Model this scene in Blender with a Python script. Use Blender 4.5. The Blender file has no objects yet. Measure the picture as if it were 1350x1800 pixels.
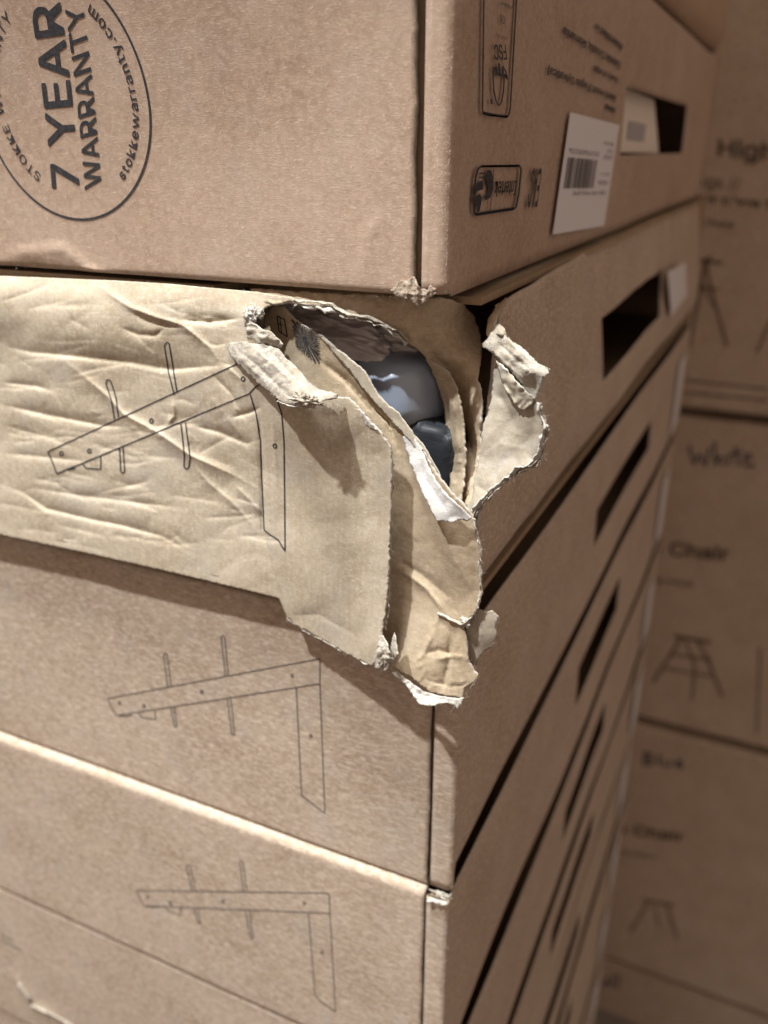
import bpy, math, random
import numpy as np
from mathutils import Vector, noise
from mathutils.geometry import delaunay_2d_cdt

random.seed(7); np.random.seed(7)
scene = bpy.context.scene
COL = scene.collection
R = math.radians

# ------------------------------------------------------------------ camera
F, CX, CY = 1507.0, 675.0, 900.0            # focal length and centre in photo pixels (1350 x 1800)
Z0 = 1.612                                  # camera height above the floor
PITCH, HEAD = math.atan2(640, F), R(25)
DIST = 0.31                                 # horizontal distance from the lens to the stack's corner
hv = np.array([-math.sin(HEAD), math.cos(HEAD), 0]); rv = np.array([math.cos(HEAD), math.sin(HEAD), 0]); up = np.array([0, 0, 1.0])
CAM = -0.1045 * DIST * rv - DIST * hv + np.array([0, 0, Z0])
fw = hv * math.cos(PITCH) - up * math.sin(PITCH); uv = hv * math.sin(PITCH) + up * math.cos(PITCH)
cd = bpy.data.cameras.new('camera'); cam = bpy.data.objects.new('camera', cd); COL.objects.link(cam)
cam.location = CAM; cam.rotation_euler = (math.pi / 2 - PITCH, 0, HEAD)
cd.sensor_fit = 'HORIZONTAL'; cd.sensor_width = 36; cd.lens = 36 * F / 1350
cd.clip_start = 0.01; cd.clip_end = 50
cd.dof.use_dof = True; cd.dof.focus_distance = 0.325; cd.dof.aperture_fstop = 9.0
scene.camera = cam

# ------------------------------------------------------------------ light
w = bpy.data.worlds.new('World'); scene.world = w; w.use_nodes = True
bg = w.node_tree.nodes['Background']; bg.inputs[0].default_value = (1.0, 0.75, 0.61, 1); bg.inputs[1].default_value = 0.43

def spot(name, loc, aim, power, size, blend, soft, col):
    d = bpy.data.lights.new(name, 'SPOT'); o = bpy.data.objects.new(name, d); COL.objects.link(o)
    d.energy = power; d.spot_size = R(size); d.spot_blend = blend; d.shadow_soft_size = soft; d.color = col
    o.location = loc; o.rotation_euler = (Vector(aim) - Vector(loc)).to_track_quat('-Z', 'Y').to_euler()
AIM = (-0.12, 0.0, Z0 - 0.30)
spot('ceiling_spot', (-0.95, -1.25, Z0 + 2.9), AIM, 700, 19, 0.6, 0.042, (0.97, 1.0, 1.0))
spot('ceiling_lamp', (-0.35, -0.46, Z0 + 2.7), AIM, 560, 22, 0.7, 0.28, (1.0, 0.99, 0.96))

vs = scene.view_settings; vs.view_transform = 'Standard'; vs.look = 'None'; vs.exposure = 0; vs.gamma = 1; vs.use_curve_mapping = False

# ------------------------------------------------------------------ pixel -> place helpers
def ray(x, y): return fw * F + rv * (x - CX) - uv * (y - CY)
def onL(x, y, off=0.0):                      # hit the plane 'off' metres in front of the stack's front faces
    d = ray(x, y); return CAM + d * ((-off - CAM[1]) / d[1])
def onR(x, y, xr=0.0):                       # hit a plane parallel to the stack's right faces
    d = ray(x, y); return CAM + d * ((xr - CAM[0]) / d[0])
def onZ(x, y, z):
    d = ray(x, y); return CAM + d * ((z - CAM[2]) / d[2])
def offZ(x, y, z): return -onZ(x, y, z)[1]
def proj(P):
    v = np.asarray(P) - CAM; z = v @ fw
    return np.stack([CX + F * (v @ rv) / z, CY - F * (v @ uv) / z], -1)

# ------------------------------------------------------------------ objects
ORG = {}
def thing(name, label, cat, loc, group=None):
    o = bpy.data.objects.new(name, None); COL.objects.link(o); o.location = loc
    o['label'] = label; o['category'] = cat
    if group: o['group'] = group
    ORG[o.name] = np.array(loc, float); return o
def mk(name, verts, faces, mats, parent=None, smooth=True, kind=None, matidx=None, loc=None):
    base = ORG[parent.name] if parent is not None else (np.array(loc, float) if loc is not None else np.zeros(3))
    V = np.asarray(verts, float) - base
    me = bpy.data.meshes.new(name); me.from_pydata(V.tolist(), [], [list(map(int, f)) for f in faces])
    if not isinstance(mats, (list, tuple)): mats = [mats]
    for m in mats: me.materials.append(m)
    if matidx is not None: me.polygons.foreach_set('material_index', list(matidx))
    if smooth: me.polygons.foreach_set('use_smooth', [True] * len(me.polygons))
    me.update()
    o = bpy.data.objects.new(name, me); COL.objects.link(o)
    if parent is not None: o.parent = parent
    else: o.location = base
    if kind: o['kind'] = kind
    ORG[o.name] = base; return o
def solid(o, t, rim=0, back=0, off=-1.0):
    m = o.modifiers.new('thickness', 'SOLIDIFY'); m.thickness = t; m.offset = off
    m.material_offset = back; m.material_offset_rim = rim; m.use_even_offset = False
    return o
def slab(name, lo, hi, mat, parent, bev=0.0008):
    (x0, y0, z0), (x1, y1, z1) = lo, hi
    V = [(x0, y0, z0), (x1, y0, z0), (x1, y1, z0), (x0, y1, z0), (x0, y0, z1), (x1, y0, z1), (x1, y1, z1), (x0, y1, z1)]
    Fc = [(0, 3, 2, 1), (4, 5, 6, 7), (0, 1, 5, 4), (1, 2, 6, 5), (2, 3, 7, 6), (3, 0, 4, 7)]
    o = mk(name, V, Fc, mat, parent, smooth=False)
    if bev:
        b = o.modifiers.new('edge', 'BEVEL'); b.width = bev; b.segments = 2
    return o

# ------------------------------------------------------------------ materials
def nodes(name):
    m = bpy.data.materials.new(name); m.use_nodes = True; nt = m.node_tree
    return m, nt, nt.nodes['Principled BSDF']
def kraft(name, base, light, dark, fibre=0.5, mottle=0.5, bump=0.35, flute=0.0, grey=0.0, streak=0.0, seed=0.0):
    m, nt, P = nodes(name); N, Lk = nt.nodes.new, nt.links.new
    tc = N('ShaderNodeTexCoord')
    def mapn(scale, rot=(0, 0, 0)):
        mp = N('ShaderNodeMapping'); mp.inputs['Scale'].default_value = scale; mp.inputs['Rotation'].default_value = rot
        mp.inputs['Location'].default_value = (seed, seed * 1.7, seed * .3); Lk(tc.outputs['Object'], mp.inputs[0]); return mp.outputs[0]
    def noi(vec, sc, det=3, rough=.55, dist=0.0):
        n = N('ShaderNodeTexNoise'); n.inputs['Scale'].default_value = sc; n.inputs['Detail'].default_value = det
        n.inputs['Roughness'].default_value = rough; n.inputs['Distortion'].default_value = dist; Lk(vec, n.inputs['Vector']); return n.outputs['Fac']
    def ramp(v, a, b, c0=0.0, c1=1.0):
        r = N('ShaderNodeMapRange'); r.inputs['From Min'].default_value = a; r.inputs['From Max'].default_value = b
        r.inputs['To Min'].default_value = c0; r.inputs['To Max'].default_value = c1; Lk(v, r.inputs['Value']); return r.outputs[0]
    def math_(op, a, b):
        n = N('ShaderNodeMath'); n.operation = op
        for i, v in enumerate((a, b)):
            if isinstance(v, (int, float)): n.inputs[i].default_value = v
            else: Lk(v, n.inputs[i])
        return n.outputs[0]
    def mix(f, a, b):
        n = N('ShaderNodeMix'); n.data_type = 'RGBA'
        if isinstance(f, (int, float)): n.inputs[0].default_value = f
        else: Lk(f, n.inputs[0])
        for i, v in ((6, a), (7, b)):
            if isinstance(v, tuple): n.inputs[i].default_value = (*v, 1)
            else: Lk(v, n.inputs[i])
        return n.outputs[2]
    cloud = noi(mapn((1, 1, 1)), 210, 5, .62, .6)
    big = noi(mapn((1, 1, 1)), 22, 3, .55)
    grain = noi(mapn((1, 1, 1)), 1500, 3, .7)
    # short pale fibres: thin stretched noise in several directions
    fib = None
    for k, (sc, rot) in enumerate((((430, 600, 2700), (0, R(18), 0)), ((470, 620, 2900), (0, R(-28), 0)), ((2600, 600, 480), (0, R(12), R(20))), ((560, 600, 2500), (0, R(100), 0)), ((480, 600, 2600), (0, R(62), 0)))):
        f = ramp(noi(mapn(sc, rot), 1.0, 2, .55, 1.3), .565, .70)
        fib = f if fib is None else math_('MAXIMUM', fib, f)
    gate = ramp(noi(mapn((1, 1, 1)), 420, 2), .36, .58)
    fib = math_('MULTIPLY', fib, gate)
    col = mix(math_('MULTIPLY', ramp(cloud, .36, .66), mottle), dark, base)
    col = mix(math_('MULTIPLY', ramp(big, .35, .7), .30), col, light)
    col = mix(ramp(grain, .35, .7, 0, .25), col, dark)
    col = mix(math_('MULTIPLY', fib, fibre), col, light)
    if streak > 0:
        st = ramp(noi(mapn((230, 300, 640), (0, R(-38), 0)), 1.0, 3, .6, .5), .47, .72)
        col = mix(math_('MULTIPLY', st, streak), col, light)
    if grey > 0:
        gm = math_('MULTIPLY', ramp(noi(mapn((1, 1, 1)), 45, 4, .65), .5, .68), grey)
        col = mix(gm, col, (.44, .42, .39))
    Lk(col, P.inputs['Base Color'])
    P.inputs['Roughness'].default_value = .82; P.inputs['Specular IOR Level'].default_value = .22
    h = math_('ADD', math_('MULTIPLY', fib, .8), math_('ADD', math_('MULTIPLY', grain, .6), math_('MULTIPLY', cloud, .9)))
    if flute > 0:
        wv = N('ShaderNodeTexWave'); wv.inputs['Scale'].default_value = 1.0; wv.inputs['Distortion'].default_value = .35
        Lk(mapn((115, 0, 0)), wv.inputs['Vector']); h = math_('ADD', h, math_('MULTIPLY', wv.outputs['Fac'], flute))
    b = N('ShaderNodeBump'); b.inputs['Strength'].default_value = bump; b.inputs['Distance'].default_value = .0003
    Lk(h, b.inputs['Height']); Lk(b.outputs[0], P.inputs['Normal'])
    return m
K1 = kraft('kraft_pinkish', (.445, .318, .235), (.63, .50, .395), (.345, .240, .172), .75, .9, .42, .10, grey=.12, seed=.0)
K3 = kraft('kraft_plain', (.425, .322, .236), (.70, .595, .485), (.340, .250, .177), .80, .9, .45, .15, grey=.22, streak=.85, seed=3.1)
K2 = kraft('kraft_pale_crumpled', (.455, .378, .272), (.70, .63, .52), (.375, .302, .21), .80, .9, .42, .55, grey=.25, seed=5.7)
KI = kraft('kraft_golden_inner', (.42, .328, .220), (.62, .52, .385), (.322, .243, .156), .70, 1.0, .42, .35, grey=.15, streak=.25, seed=8.2)
KB = kraft('kraft_brown_inner', (.38, .280, .180), (.50, .39, .27), (.30, .21, .13), .40, .8, .3, seed=9.9)
KP = kraft('kraft_grey_liner', (.37, .320, .252), (.53, .475, .39), (.285, .240, .18), .50, .9, .36, grey=.6, seed=11.3)
KR = kraft('kraft_side', (.43, .300, .205), (.50, .37, .27), (.385, .262, .172), .22, .6, .2, seed=2.3)
KT = kraft('torn_pulp', (.49, .44, .36), (.72, .68, .61), (.33, .275, .205), .85, 1.0, 1.0, grey=.4, seed=14.0)
KW = kraft('torn_white_liner', (.56, .53, .475), (.76, .74, .70), (.41, .37, .315), .8, 1.0, .7, grey=.3, seed=17.0)
KF = kraft('folded_white_liner', (.66, .65, .63), (.80, .79, .77), (.54, .52, .49), .6, 1.0, .5, grey=.25, seed=21.0)
KC = kraft('kraft_crushed', (.38, .30, .225), (.56, .48, .40), (.27, .20, .14), .9, 1.0, .9, grey=.5, seed=19.0)
def plain(name, col, rough=.6, spec=.3, **kw):
    m, nt, P = nodes(name); P.inputs['Base Color'].default_value = (*col, 1); P.inputs['Roughness'].default_value = rough
    P.inputs['Specular IOR Level'].default_value = spec
    for k, v in kw.items(): P.inputs[k].default_value = v
    return m
def ink_mat(name, col, wear=.5):
    m, nt, P = nodes(name); N, Lk = nt.nodes.new, nt.links.new
    tc = N('ShaderNodeTexCoord'); n = N('ShaderNodeTexNoise'); n.inputs['Scale'].default_value = 900; n.inputs['Detail'].default_value = 4
    Lk(tc.outputs['Object'], n.inputs['Vector'])
    r = N('ShaderNodeMapRange'); r.inputs['From Min'].default_value = .45; r.inputs['From Max'].default_value = .8; r.inputs['To Max'].default_value = wear
    Lk(n.outputs['Fac'], r.inputs['Value'])
    mx = N('ShaderNodeMix'); mx.data_type = 'RGBA'; mx.inputs[6].default_value = (*col, 1); mx.inputs[7].default_value = (.25, .20, .15, 1)
    Lk(r.outputs[0], mx.inputs[0]); Lk(mx.outputs[2], P.inputs['Base Color']); P.inputs['Roughness'].default_value = .7
    P.inputs['Specular IOR Level'].default_value = .2
    return m
INK = ink_mat('printed_ink', (.030, .033, .040), .25)
INK2 = ink_mat('printed_line_ink', (.085, .080, .075), .35)
PEN = ink_mat('marker_pen', (.035, .040, .075), .3)
FIB = plain('paper_fibre', (.70, .67, .60), .8, .1)
LAB = plain('label_paper', (.76, .75, .77), .45, .4)
GREYP = plain('grey_moulded_plastic', (.34, .40, .50), .28, .5)
BAG = plain('bag_film', (.78, .74, .73), .48, .45)
BLK = plain('black_plastic', (.03, .034, .042), .5, .4)

# ------------------------------------------------------------------ surfaces with creases
def seg_dist(px, py, pl):
    """signed-side distance of points to a polyline: (distance, >0 when below/right of it)"""
    best = np.full(px.shape, 1e9); side = np.zeros(px.shape)
    for (ax, ay), (bx, by) in zip(pl[:-1], pl[1:]):
        dx, dy = bx - ax, by - ay; l2 = dx * dx + dy * dy
        t = np.clip(((px - ax) * dx + (py - ay) * dy) / l2, 0, 1)
        ex, ey = px - ax - t * dx, py - ay - t * dy; d = np.hypot(ex, ey)
        s = dx * (py - ay) - dy * (px - ax)
        m = d < best; best[m] = d[m]; side[m] = s[m]
    return best, side
def creases(px, py, items):
    out = np.zeros(px.shape)
    for pl, amp, wa, wb in items:
        pl = np.array(pl, float)
        d, s = seg_dist(px, py, pl)
        wdt = np.where(s > 0, wb, wa)
        L = np.hypot(*(pl[-1] - pl[0]))
        e = np.minimum(np.hypot(px - pl[0, 0], py - pl[0, 1]), np.hypot(px - pl[-1, 0], py - pl[-1, 1]))
        fade = np.clip(e / (.25 * L + 1), .15, 1)
        out += amp * np.exp(-d / wdt) * fade
    return out * .001
class TPS:
    def __init__(s, pts):
        A = np.array(pts, float); s.x = A[:, :2] / 100; v = A[:, 2]; n = len(A)
        r = np.linalg.norm(s.x[:, None] - s.x[None], axis=2); K = np.where(r > 0, r * r * np.log(r + 1e-12), 0) + np.eye(n) * 1e-3
        Pm = np.hstack([np.ones((n, 1)), s.x]); M = np.block([[K, Pm], [Pm.T, np.zeros((3, 3))]])
        s.w = np.linalg.solve(M, np.concatenate([v, [0, 0, 0]]))
    def __call__(s, px, py):
        q = np.stack([px, py], -1) / 100; r = np.linalg.norm(q[:, None] - s.x[None], axis=2)
        K = np.where(r > 0, r * r * np.log(r + 1e-12), 0)
        return (K @ s.w[:-3] + s.w[-3] + q @ s.w[-2:]) * .001
def fbm(px, py, sc, seed, octv=3):
    return np.array([noise.fractal((x / sc + seed, y / sc - seed, seed * 2.3), .9, 2.0, octv) for x, y in zip(px, py)])
def ridged(px, py, sc, seed):
    return np.array([abs(noise.noise((x / sc + seed, y / sc - seed, seed))) for x, y in zip(px, py)])
def inside(px, py, poly):
    c = np.zeros(px.shape, bool); n = len(poly)
    for i in range(n):
        x1, y1 = poly[i]; x2, y2 = poly[(i + 1) % n]
        if y1 == y2: continue
        k = ((y1 > py) != (y2 > py)) & (px < (x2 - x1) * (py - y1) / (y2 - y1) + x1); c ^= k
    return c
def resample(poly, step, rag, closed=True, clean=()):
    out = []; n = len(poly)
    for i in range(n if closed else n - 1):
        a, b = np.array(poly[i], float), np.array(poly[(i + 1) % n], float)
        L = np.hypot(*(b - a)); k = max(1, int(round(L / step)))
        nrm = np.array([-(b - a)[1], (b - a)[0]]) / max(L, 1e-6)
        for j in range(k):
            p = a + (b - a) * j / k
            if rag and i not in clean:
                q = p + nrm * rag * (noise.noise((p[0] * .11, p[1] * .11, 3.3)) * 1.3 + noise.noise((p[0] * .45, p[1] * .45, 9.1)) * .9)
                p = q
            out.append(tuple(p))
    if not closed: out.append(tuple(poly[-1]))
    return out
class Surf:
    """a sheet of board: outline in photo pixels, depth by control points plus creases and crumple"""
    def __init__(s, ctrl, items=(), bump=(), plane='L', xr=0.0):
        s.t = TPS(ctrl); s.items = items; s.bump = bump; s.plane = plane; s.xr = xr
    def off(s, px, py):
        px = np.asarray(px, float); py = np.asarray(py, float)
        o = s.t(px, py) + creases(px, py, s.items)
        for sc, amp, seed, kind in s.bump:
            o += amp * .001 * (fbm(px, py, sc, seed) if kind == 'f' else (ridged(px, py, sc, seed) - .25) * 2)
        return o
    def at(s, px, py, lift=0.0):
        o = s.off(px, py) + lift
        d = fw[None] * F + rv[None] * (np.asarray(px, float)[:, None] - CX) - uv[None] * (np.asarray(py, float)[:, None] - CY)
        if s.plane == 'L': t = (-o - CAM[1]) / d[:, 1]
        else: t = (s.xr + o - CAM[0]) / d[:, 0]
        return CAM + d * t[:, None]
    def build(s, name, poly, mats, parent, step=5, rag=1.5, thick=.0012, clean=(), rim=1, back=0):
        B = resample(poly, step, rag, clean=clean); Bn = np.array(B)
        x0, y0 = Bn.min(0); x1, y1 = Bn.max(0)
        gx, gy = np.meshgrid(np.arange(x0, x1, step), np.arange(y0, y1, step * .9)); gx[1::2] += step / 2
        gx = gx.ravel() + np.random.uniform(-.15, .15, gx.size) * step; gy = gy.ravel() + np.random.uniform(-.15, .15, gy.size) * step
        k = inside(gx, gy, B); gx, gy = gx[k], gy[k]
        k = np.ones(gx.shape, bool)
        for i in range(0, gx.size, 2000):
            d = np.min(np.hypot(gx[i:i + 2000, None] - Bn[None, :, 0], gy[i:i + 2000, None] - Bn[None, :, 1]), axis=1); k[i:i + 2000] = d > step * .55
        gx, gy = gx[k], gy[k]
        vin = [Vector(p) for p in B] + [Vector((a, b)) for a, b in zip(gx, gy)]
        vo, eo, fo, *_ = delaunay_2d_cdt(vin, [], [list(range(len(B)))], 1, 1e-5)
        P2 = np.array([(v.x, v.y) for v in vo]); P3 = s.at(P2[:, 0], P2[:, 1])
        faces = []
        f0 = fo[0]; a, b, c = (P3[i] for i in f0[:3]); flip = np.dot(np.cross(b - a, c - a), CAM - a) < 0
        for f in fo: faces.append(tuple(reversed(f)) if flip else tuple(f))
        o = mk(name, P3, faces, mats, parent)
        if thick: solid(o, thick, rim=rim, back=back)
        s.edge = s.at(np.array([p[0] for p in B]), np.array([p[1] for p in B]))
        return o
def ribbon_px(surf_at, pl, width, closed=False, step=3.0, lift=.00016):
    """printed line lying on a surface; pl in photo pixels"""
    if closed: pl = list(pl) + [pl[0]]
    P = np.array(resample(pl, step, 0, closed=False)); n = len(P)
    T = np.gradient(P, axis=0); T /= np.maximum(np.linalg.norm(T, axis=1), 1e-9)[:, None]
    Nn = np.stack([-T[:, 1], T[:, 0]], -1)
    wv = width / 2 * (1 + .18 * np.array([noise.noise((p[0] * .07, p[1] * .07, 1.0)) for p in P]))[:, None]
    A = P + Nn * wv; B = P - Nn * wv
    V = np.concatenate([surf_at(A[:, 0], A[:, 1], lift), surf_at(B[:, 0], B[:, 1], lift)])
    Fc = [(i, i + 1, n + i + 1, n + i) for i in range(n - 1)]
    return V, Fc
def join(parts):
    V, Fc, o = [], [], 0
    for v, f in parts:
        V.append(np.asarray(v)); Fc += [tuple(i + o for i in q) for q in f]; o += len(v)
    return np.concatenate(V), Fc
def oval(c, rx, ry, n=14): return [(c[0] + rx * math.cos(2 * math.pi * i / n), c[1] + ry * math.sin(2 * math.pi * i / n)) for i in range(n)]

try:                                            # Blender's own bundled interface typeface, if present
    FONT = bpy.data.fonts.load(bpy.utils.system_resource('DATAFILES', path='fonts') + '/Inter.woff2')
except Exception:
    FONT = None
def text2d(s, offset=0.0, spacing=1.0):
    if s == 'w':                                 # two joined strokes of v
        V, Fc = text2d('v'); wd = V[:, 0].max() - V[:, 0].min(); n0 = len(V)
        return np.concatenate([V, V + np.array([wd * .78, 0])]), Fc + [tuple(i + n0 for i in f) for f in Fc]
    cu = bpy.data.curves.new('txt', 'FONT'); cu.body = s; cu.size = 1.0; cu.space_character = spacing
    cu.resolution_u = 4
    if FONT: cu.font = FONT
    o = bpy.data.objects.new('txt', cu); COL.objects.link(o); bpy.context.view_layer.update()
    me = bpy.data.meshes.new_from_object(o.evaluated_get(bpy.context.evaluated_depsgraph_get()))
    V = np.array([v.co[:2] for v in me.vertices]) if len(me.vertices) else np.zeros((0, 2)); Fc = [tuple(p.vertices) for p in me.polygons]
    bpy.data.objects.remove(o); bpy.data.curves.remove(cu); bpy.data.meshes.remove(me)
    return V, Fc
def bold(V, Fc, lifted, w):
    """heavier stroke: the same outline printed a few times, each a hair higher and shifted"""
    out = []
    for k, (dx, dy) in enumerate(((0, 0), (1, .6), (-1, -.6), (.6, -1), (-.6, 1)) if w else ((0, 0),)):
        out.append((lifted(V + np.array([dx, dy]) * w, k * 1.2e-5), Fc))
    return join(out)
def text_quad(s, quad3, offset=0.0):
    """text filling a quad given in 3-D, corners as bottom-left, bottom-right, top-right, top-left of the text"""
    V, Fc = text2d(s, offset)
    lo, hi = V.min(0), V.max(0); q = [np.asarray(p) for p in quad3]
    nrm = np.cross(q[1] - q[0], q[3] - q[0]); nrm /= np.linalg.norm(nrm)
    def lay(V, h):
        u = (V - lo) / (hi - lo)
        return ((1 - u[:, :1]) * (1 - u[:, 1:])) * q[0] + (u[:, :1] * (1 - u[:, 1:])) * q[1] + (u[:, :1] * u[:, 1:]) * q[2] + ((1 - u[:, :1]) * u[:, 1:]) * q[3] + nrm * h * 3
    return bold(V, Fc, lay, offset * 1.6)
def fibres(name, pts, nper, length, parent, rad=.000032, dirs=None, spread=1.0, mat=None):
    """loose paper fibres standing off a torn edge"""
    V, Fc = [], []
    raw = [np.asarray(p, float) for p in pts]; pts = [raw[0]]
    for a, b in zip(raw[:-1], raw[1:]):
        k = max(1, int(np.linalg.norm(b - a) / .004)); pts += [a + (b - a) * (j + 1) / k for j in range(k)]
    length *= .72
    for _ in range(int(nper * .5)):
        i = random.randrange(len(pts) - 1); p = pts[i] + (pts[i + 1] - pts[i]) * random.random()
        p = p + 0; d = np.random.normal(0, 1.3, 3) * spread + (np.array(dirs) if dirs is not None else np.array([0, -1, 0]))
        d /= np.linalg.norm(d); L = length * random.choice((.3, .4, .5, .7, 1.0, 1.3)) * random.uniform(.7, 1.2); bend = np.random.normal(0, .9, 3)
        prev = None; n = 4
        p = p - d * L * .2
        for j in range(n + 1):
            f = j / n; c = p + d * L * f + bend * L * f * f * .6
            r = rad * random.uniform(.8, 1.2) * (1 - .7 * f)
            a = np.cross(d, [.3, .5, .8]); a /= np.linalg.norm(a) + 1e-9; b = np.cross(d, a)
            ring = [c + r * (a * math.cos(t) + b * math.sin(t)) for t in (0, 2.1, 4.2)]
            k = len(V); V += ring
            if prev is not None: Fc += [(prev + q, prev + (q + 1) % 3, k + (q + 1) % 3, k + q) for q in range(3)]
            prev = k
    return mk(name, V, Fc, mat or FIB, parent, kind='stuff')
def ragged_strip(name, pts, width, parent, mat, ddir, curl=.3, seed=1.0, thick=.00035, back=True):
    """a ragged ply of paper along a torn edge"""
    pts = np.asarray(pts); out = [pts[0]]
    for a, b in zip(pts[:-1], pts[1:]):
        k = max(1, int(np.linalg.norm(b - a) / .0007)); out += [a + (b - a) * (j + 1) / k for j in range(k)]
    P = np.array(out); n = len(P); rows = 4; V = []
    ddir = np.array(ddir, float)
    for r in range(rows + 1):
        f = r / rows
        for i in range(n):
            q = P[i] / .006
            w_ = width * .75 * (.5 + 1.0 * noise.noise((q[0] + seed, q[1], q[2])) + .45 * noise.noise((q[0] * 4 + seed, q[1] * 4, q[2] * 4)))
            w_ = max(w_, width * .06)
            jig = np.array([noise.noise((q[0] * 2 + seed, q[2] * 2, k * 7.7 + f * 1.5)) for k in range(3)]) * width * .45 * (.3 + f)
            V.append(P[i] + ddir * w_ * f + jig + np.array([0, -1, 0]) * curl * width * math.sin(f * 2.4))
    Fc = [(r * n + i, r * n + i + 1, (r + 1) * n + i + 1, (r + 1) * n + i) for r in range(rows) for i in range(n - 1)]
    return solid(mk(name, V, Fc, mat, parent), thick, off=0)
def crumple_clump(name, c, rad, parent, mat, seed, n=420, stretch=(1, 1, 1)):
    """crushed wad of torn board: a lumpy folded ball with ragged plies"""
    V, Fc = [], []; nu, nv = 34, 22
    for j in range(nv + 1):
        th = math.pi * j / nv
        for i in range(nu):
            ph = 2 * math.pi * i / nu
            d = np.array([math.sin(th) * math.cos(ph), math.sin(th) * math.sin(ph), math.cos(th)])
            q = d * 2.1 + seed
            rr = 1 + 1.1 * (abs(noise.noise(q)) - .3) + .55 * (abs(noise.noise(q * 2.7)) - .25) + .3 * noise.noise(q * 6)
            V.append(np.array(c) + d * rad * rr * np.array(stretch))
    for j in range(nv):
        for i in range(nu): Fc.append((j * nu + i, j * nu + (i + 1) % nu, (j + 1) * nu + (i + 1) % nu, (j + 1) * nu + i))
    return mk(name, V, Fc, mat, parent)

# ------------------------------------------------------------------ closed boxes
PITCHZ = .142; HB = .1412
TOPZ = Z0 - .0505                               # level between the top box and the torn one
def level(k): return TOPZ - PITCHZ * (k - 1)   # top of box k (k = 1 is the torn box)
XL, YB = -.52, .80
class Front:
    """front face of a closed box: gently uneven, with creases"""
    def __init__(s, y0, items=(), amp=.22, seed=0.0, bulge=None): s.y0, s.items, s.amp, s.seed, s.bulge = y0, items, amp, seed, bulge
    def disp(s, P):
        o = np.array([noise.noise((p[0] * 16 + s.seed, p[2] * 20, s.seed)) for p in P]) * s.amp * .001
        if s.bulge:                              # bow added outwards towards the top, shaped to darken the upper face
            k, z0 = s.bulge; f = np.clip((-.015 - P[:, 0]) / .11, 0, 1); f = f * f * (3 - 2 * f)
            o = o + k * np.clip(P[:, 2] - z0, 0, .12) ** 2 * (.25 + .75 * f)
        if s.items:
            q = proj(P); o = o + creases(q[:, 0], q[:, 1], s.items)
        return o
    def at(s, px, py, lift=0.0):
        d = fw[None] * F + rv[None] * (np.asarray(px, float)[:, None] - CX) - uv[None] * (np.asarray(py, float)[:, None] - CY)
        P = CAM + d * ((s.y0 - CAM[1]) / d[:, 1])[:, None]
        P = CAM + d * ((s.y0 - s.disp(P) - CAM[1]) / d[:, 1])[:, None]
        return s.lift(P, lift)
    def lift(s, P, lift=0.0):
        P = np.array(P, float); P[:, 1] = s.y0 - s.disp(P) - lift; return P
def grid_mesh(U, Vv, fn, keep=None):
    pts = np.array([fn(u, v) for v in Vv for u in U]); n = len(U); Fc = []
    for j in range(len(Vv) - 1):
        for i in range(n - 1):
            if keep is None or keep((U[i] + U[i + 1]) / 2, (Vv[j] + Vv[j + 1]) / 2):
                Fc.append((j * n + i, j * n + i + 1, (j + 1) * n + i + 1, (j + 1) * n + i))
    return pts, Fc
def front_panel(parent, fr, xr, seam, zb, zt, r, mats, x_end=XL, dx=.0022):
    xs = np.concatenate([np.arange(x_end, -.345, .02), np.arange(-.345, seam, dx), [seam]])
    prof = []
    prof.append((.022, zb)); 
    for k in range(7):
        a = math.pi / 2 * k / 6; prof.append((r - r * math.sin(a), zb + r - r * math.cos(a)))
    zz = np.arange(zb + r + dx, zt - r - dx * .5, dx); prof += [(0, z) for z in zz]
    for k in range(7):
        a = math.pi / 2 * k / 6; prof.append((r - r * math.cos(a), zt - r + r * math.sin(a)))
    prof.append((.022, zt))
    pts = np.array([(x, fr.y0 + y, z) for (y, z) in prof for x in xs])
    dsp = fr.disp(pts); pts[:, 1] -= dsp
    for q in range(len(prof)):                       # the cut edge at the seam is not quite straight
        i0 = q * len(xs); wv = .0007 * noise.noise((prof[q][1] * 60, zb * 9, 2.0)) + .0003 * noise.noise((prof[q][1] * 260, zb * 9, 5.0))
        pts[i0 + len(xs) - 1, 0] += wv; pts[i0 + len(xs) - 2, 0] += wv * .6
    n = len(xs); Fc = [(j * n + i, j * n + i + 1, (j + 1) * n + i + 1, (j + 1) * n + i) for j in range(len(prof) - 1) for i in range(n - 1)]
    return solid(mk('front_panel', pts, Fc, mats, parent), .003, rim=len(mats) - 1)
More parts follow.
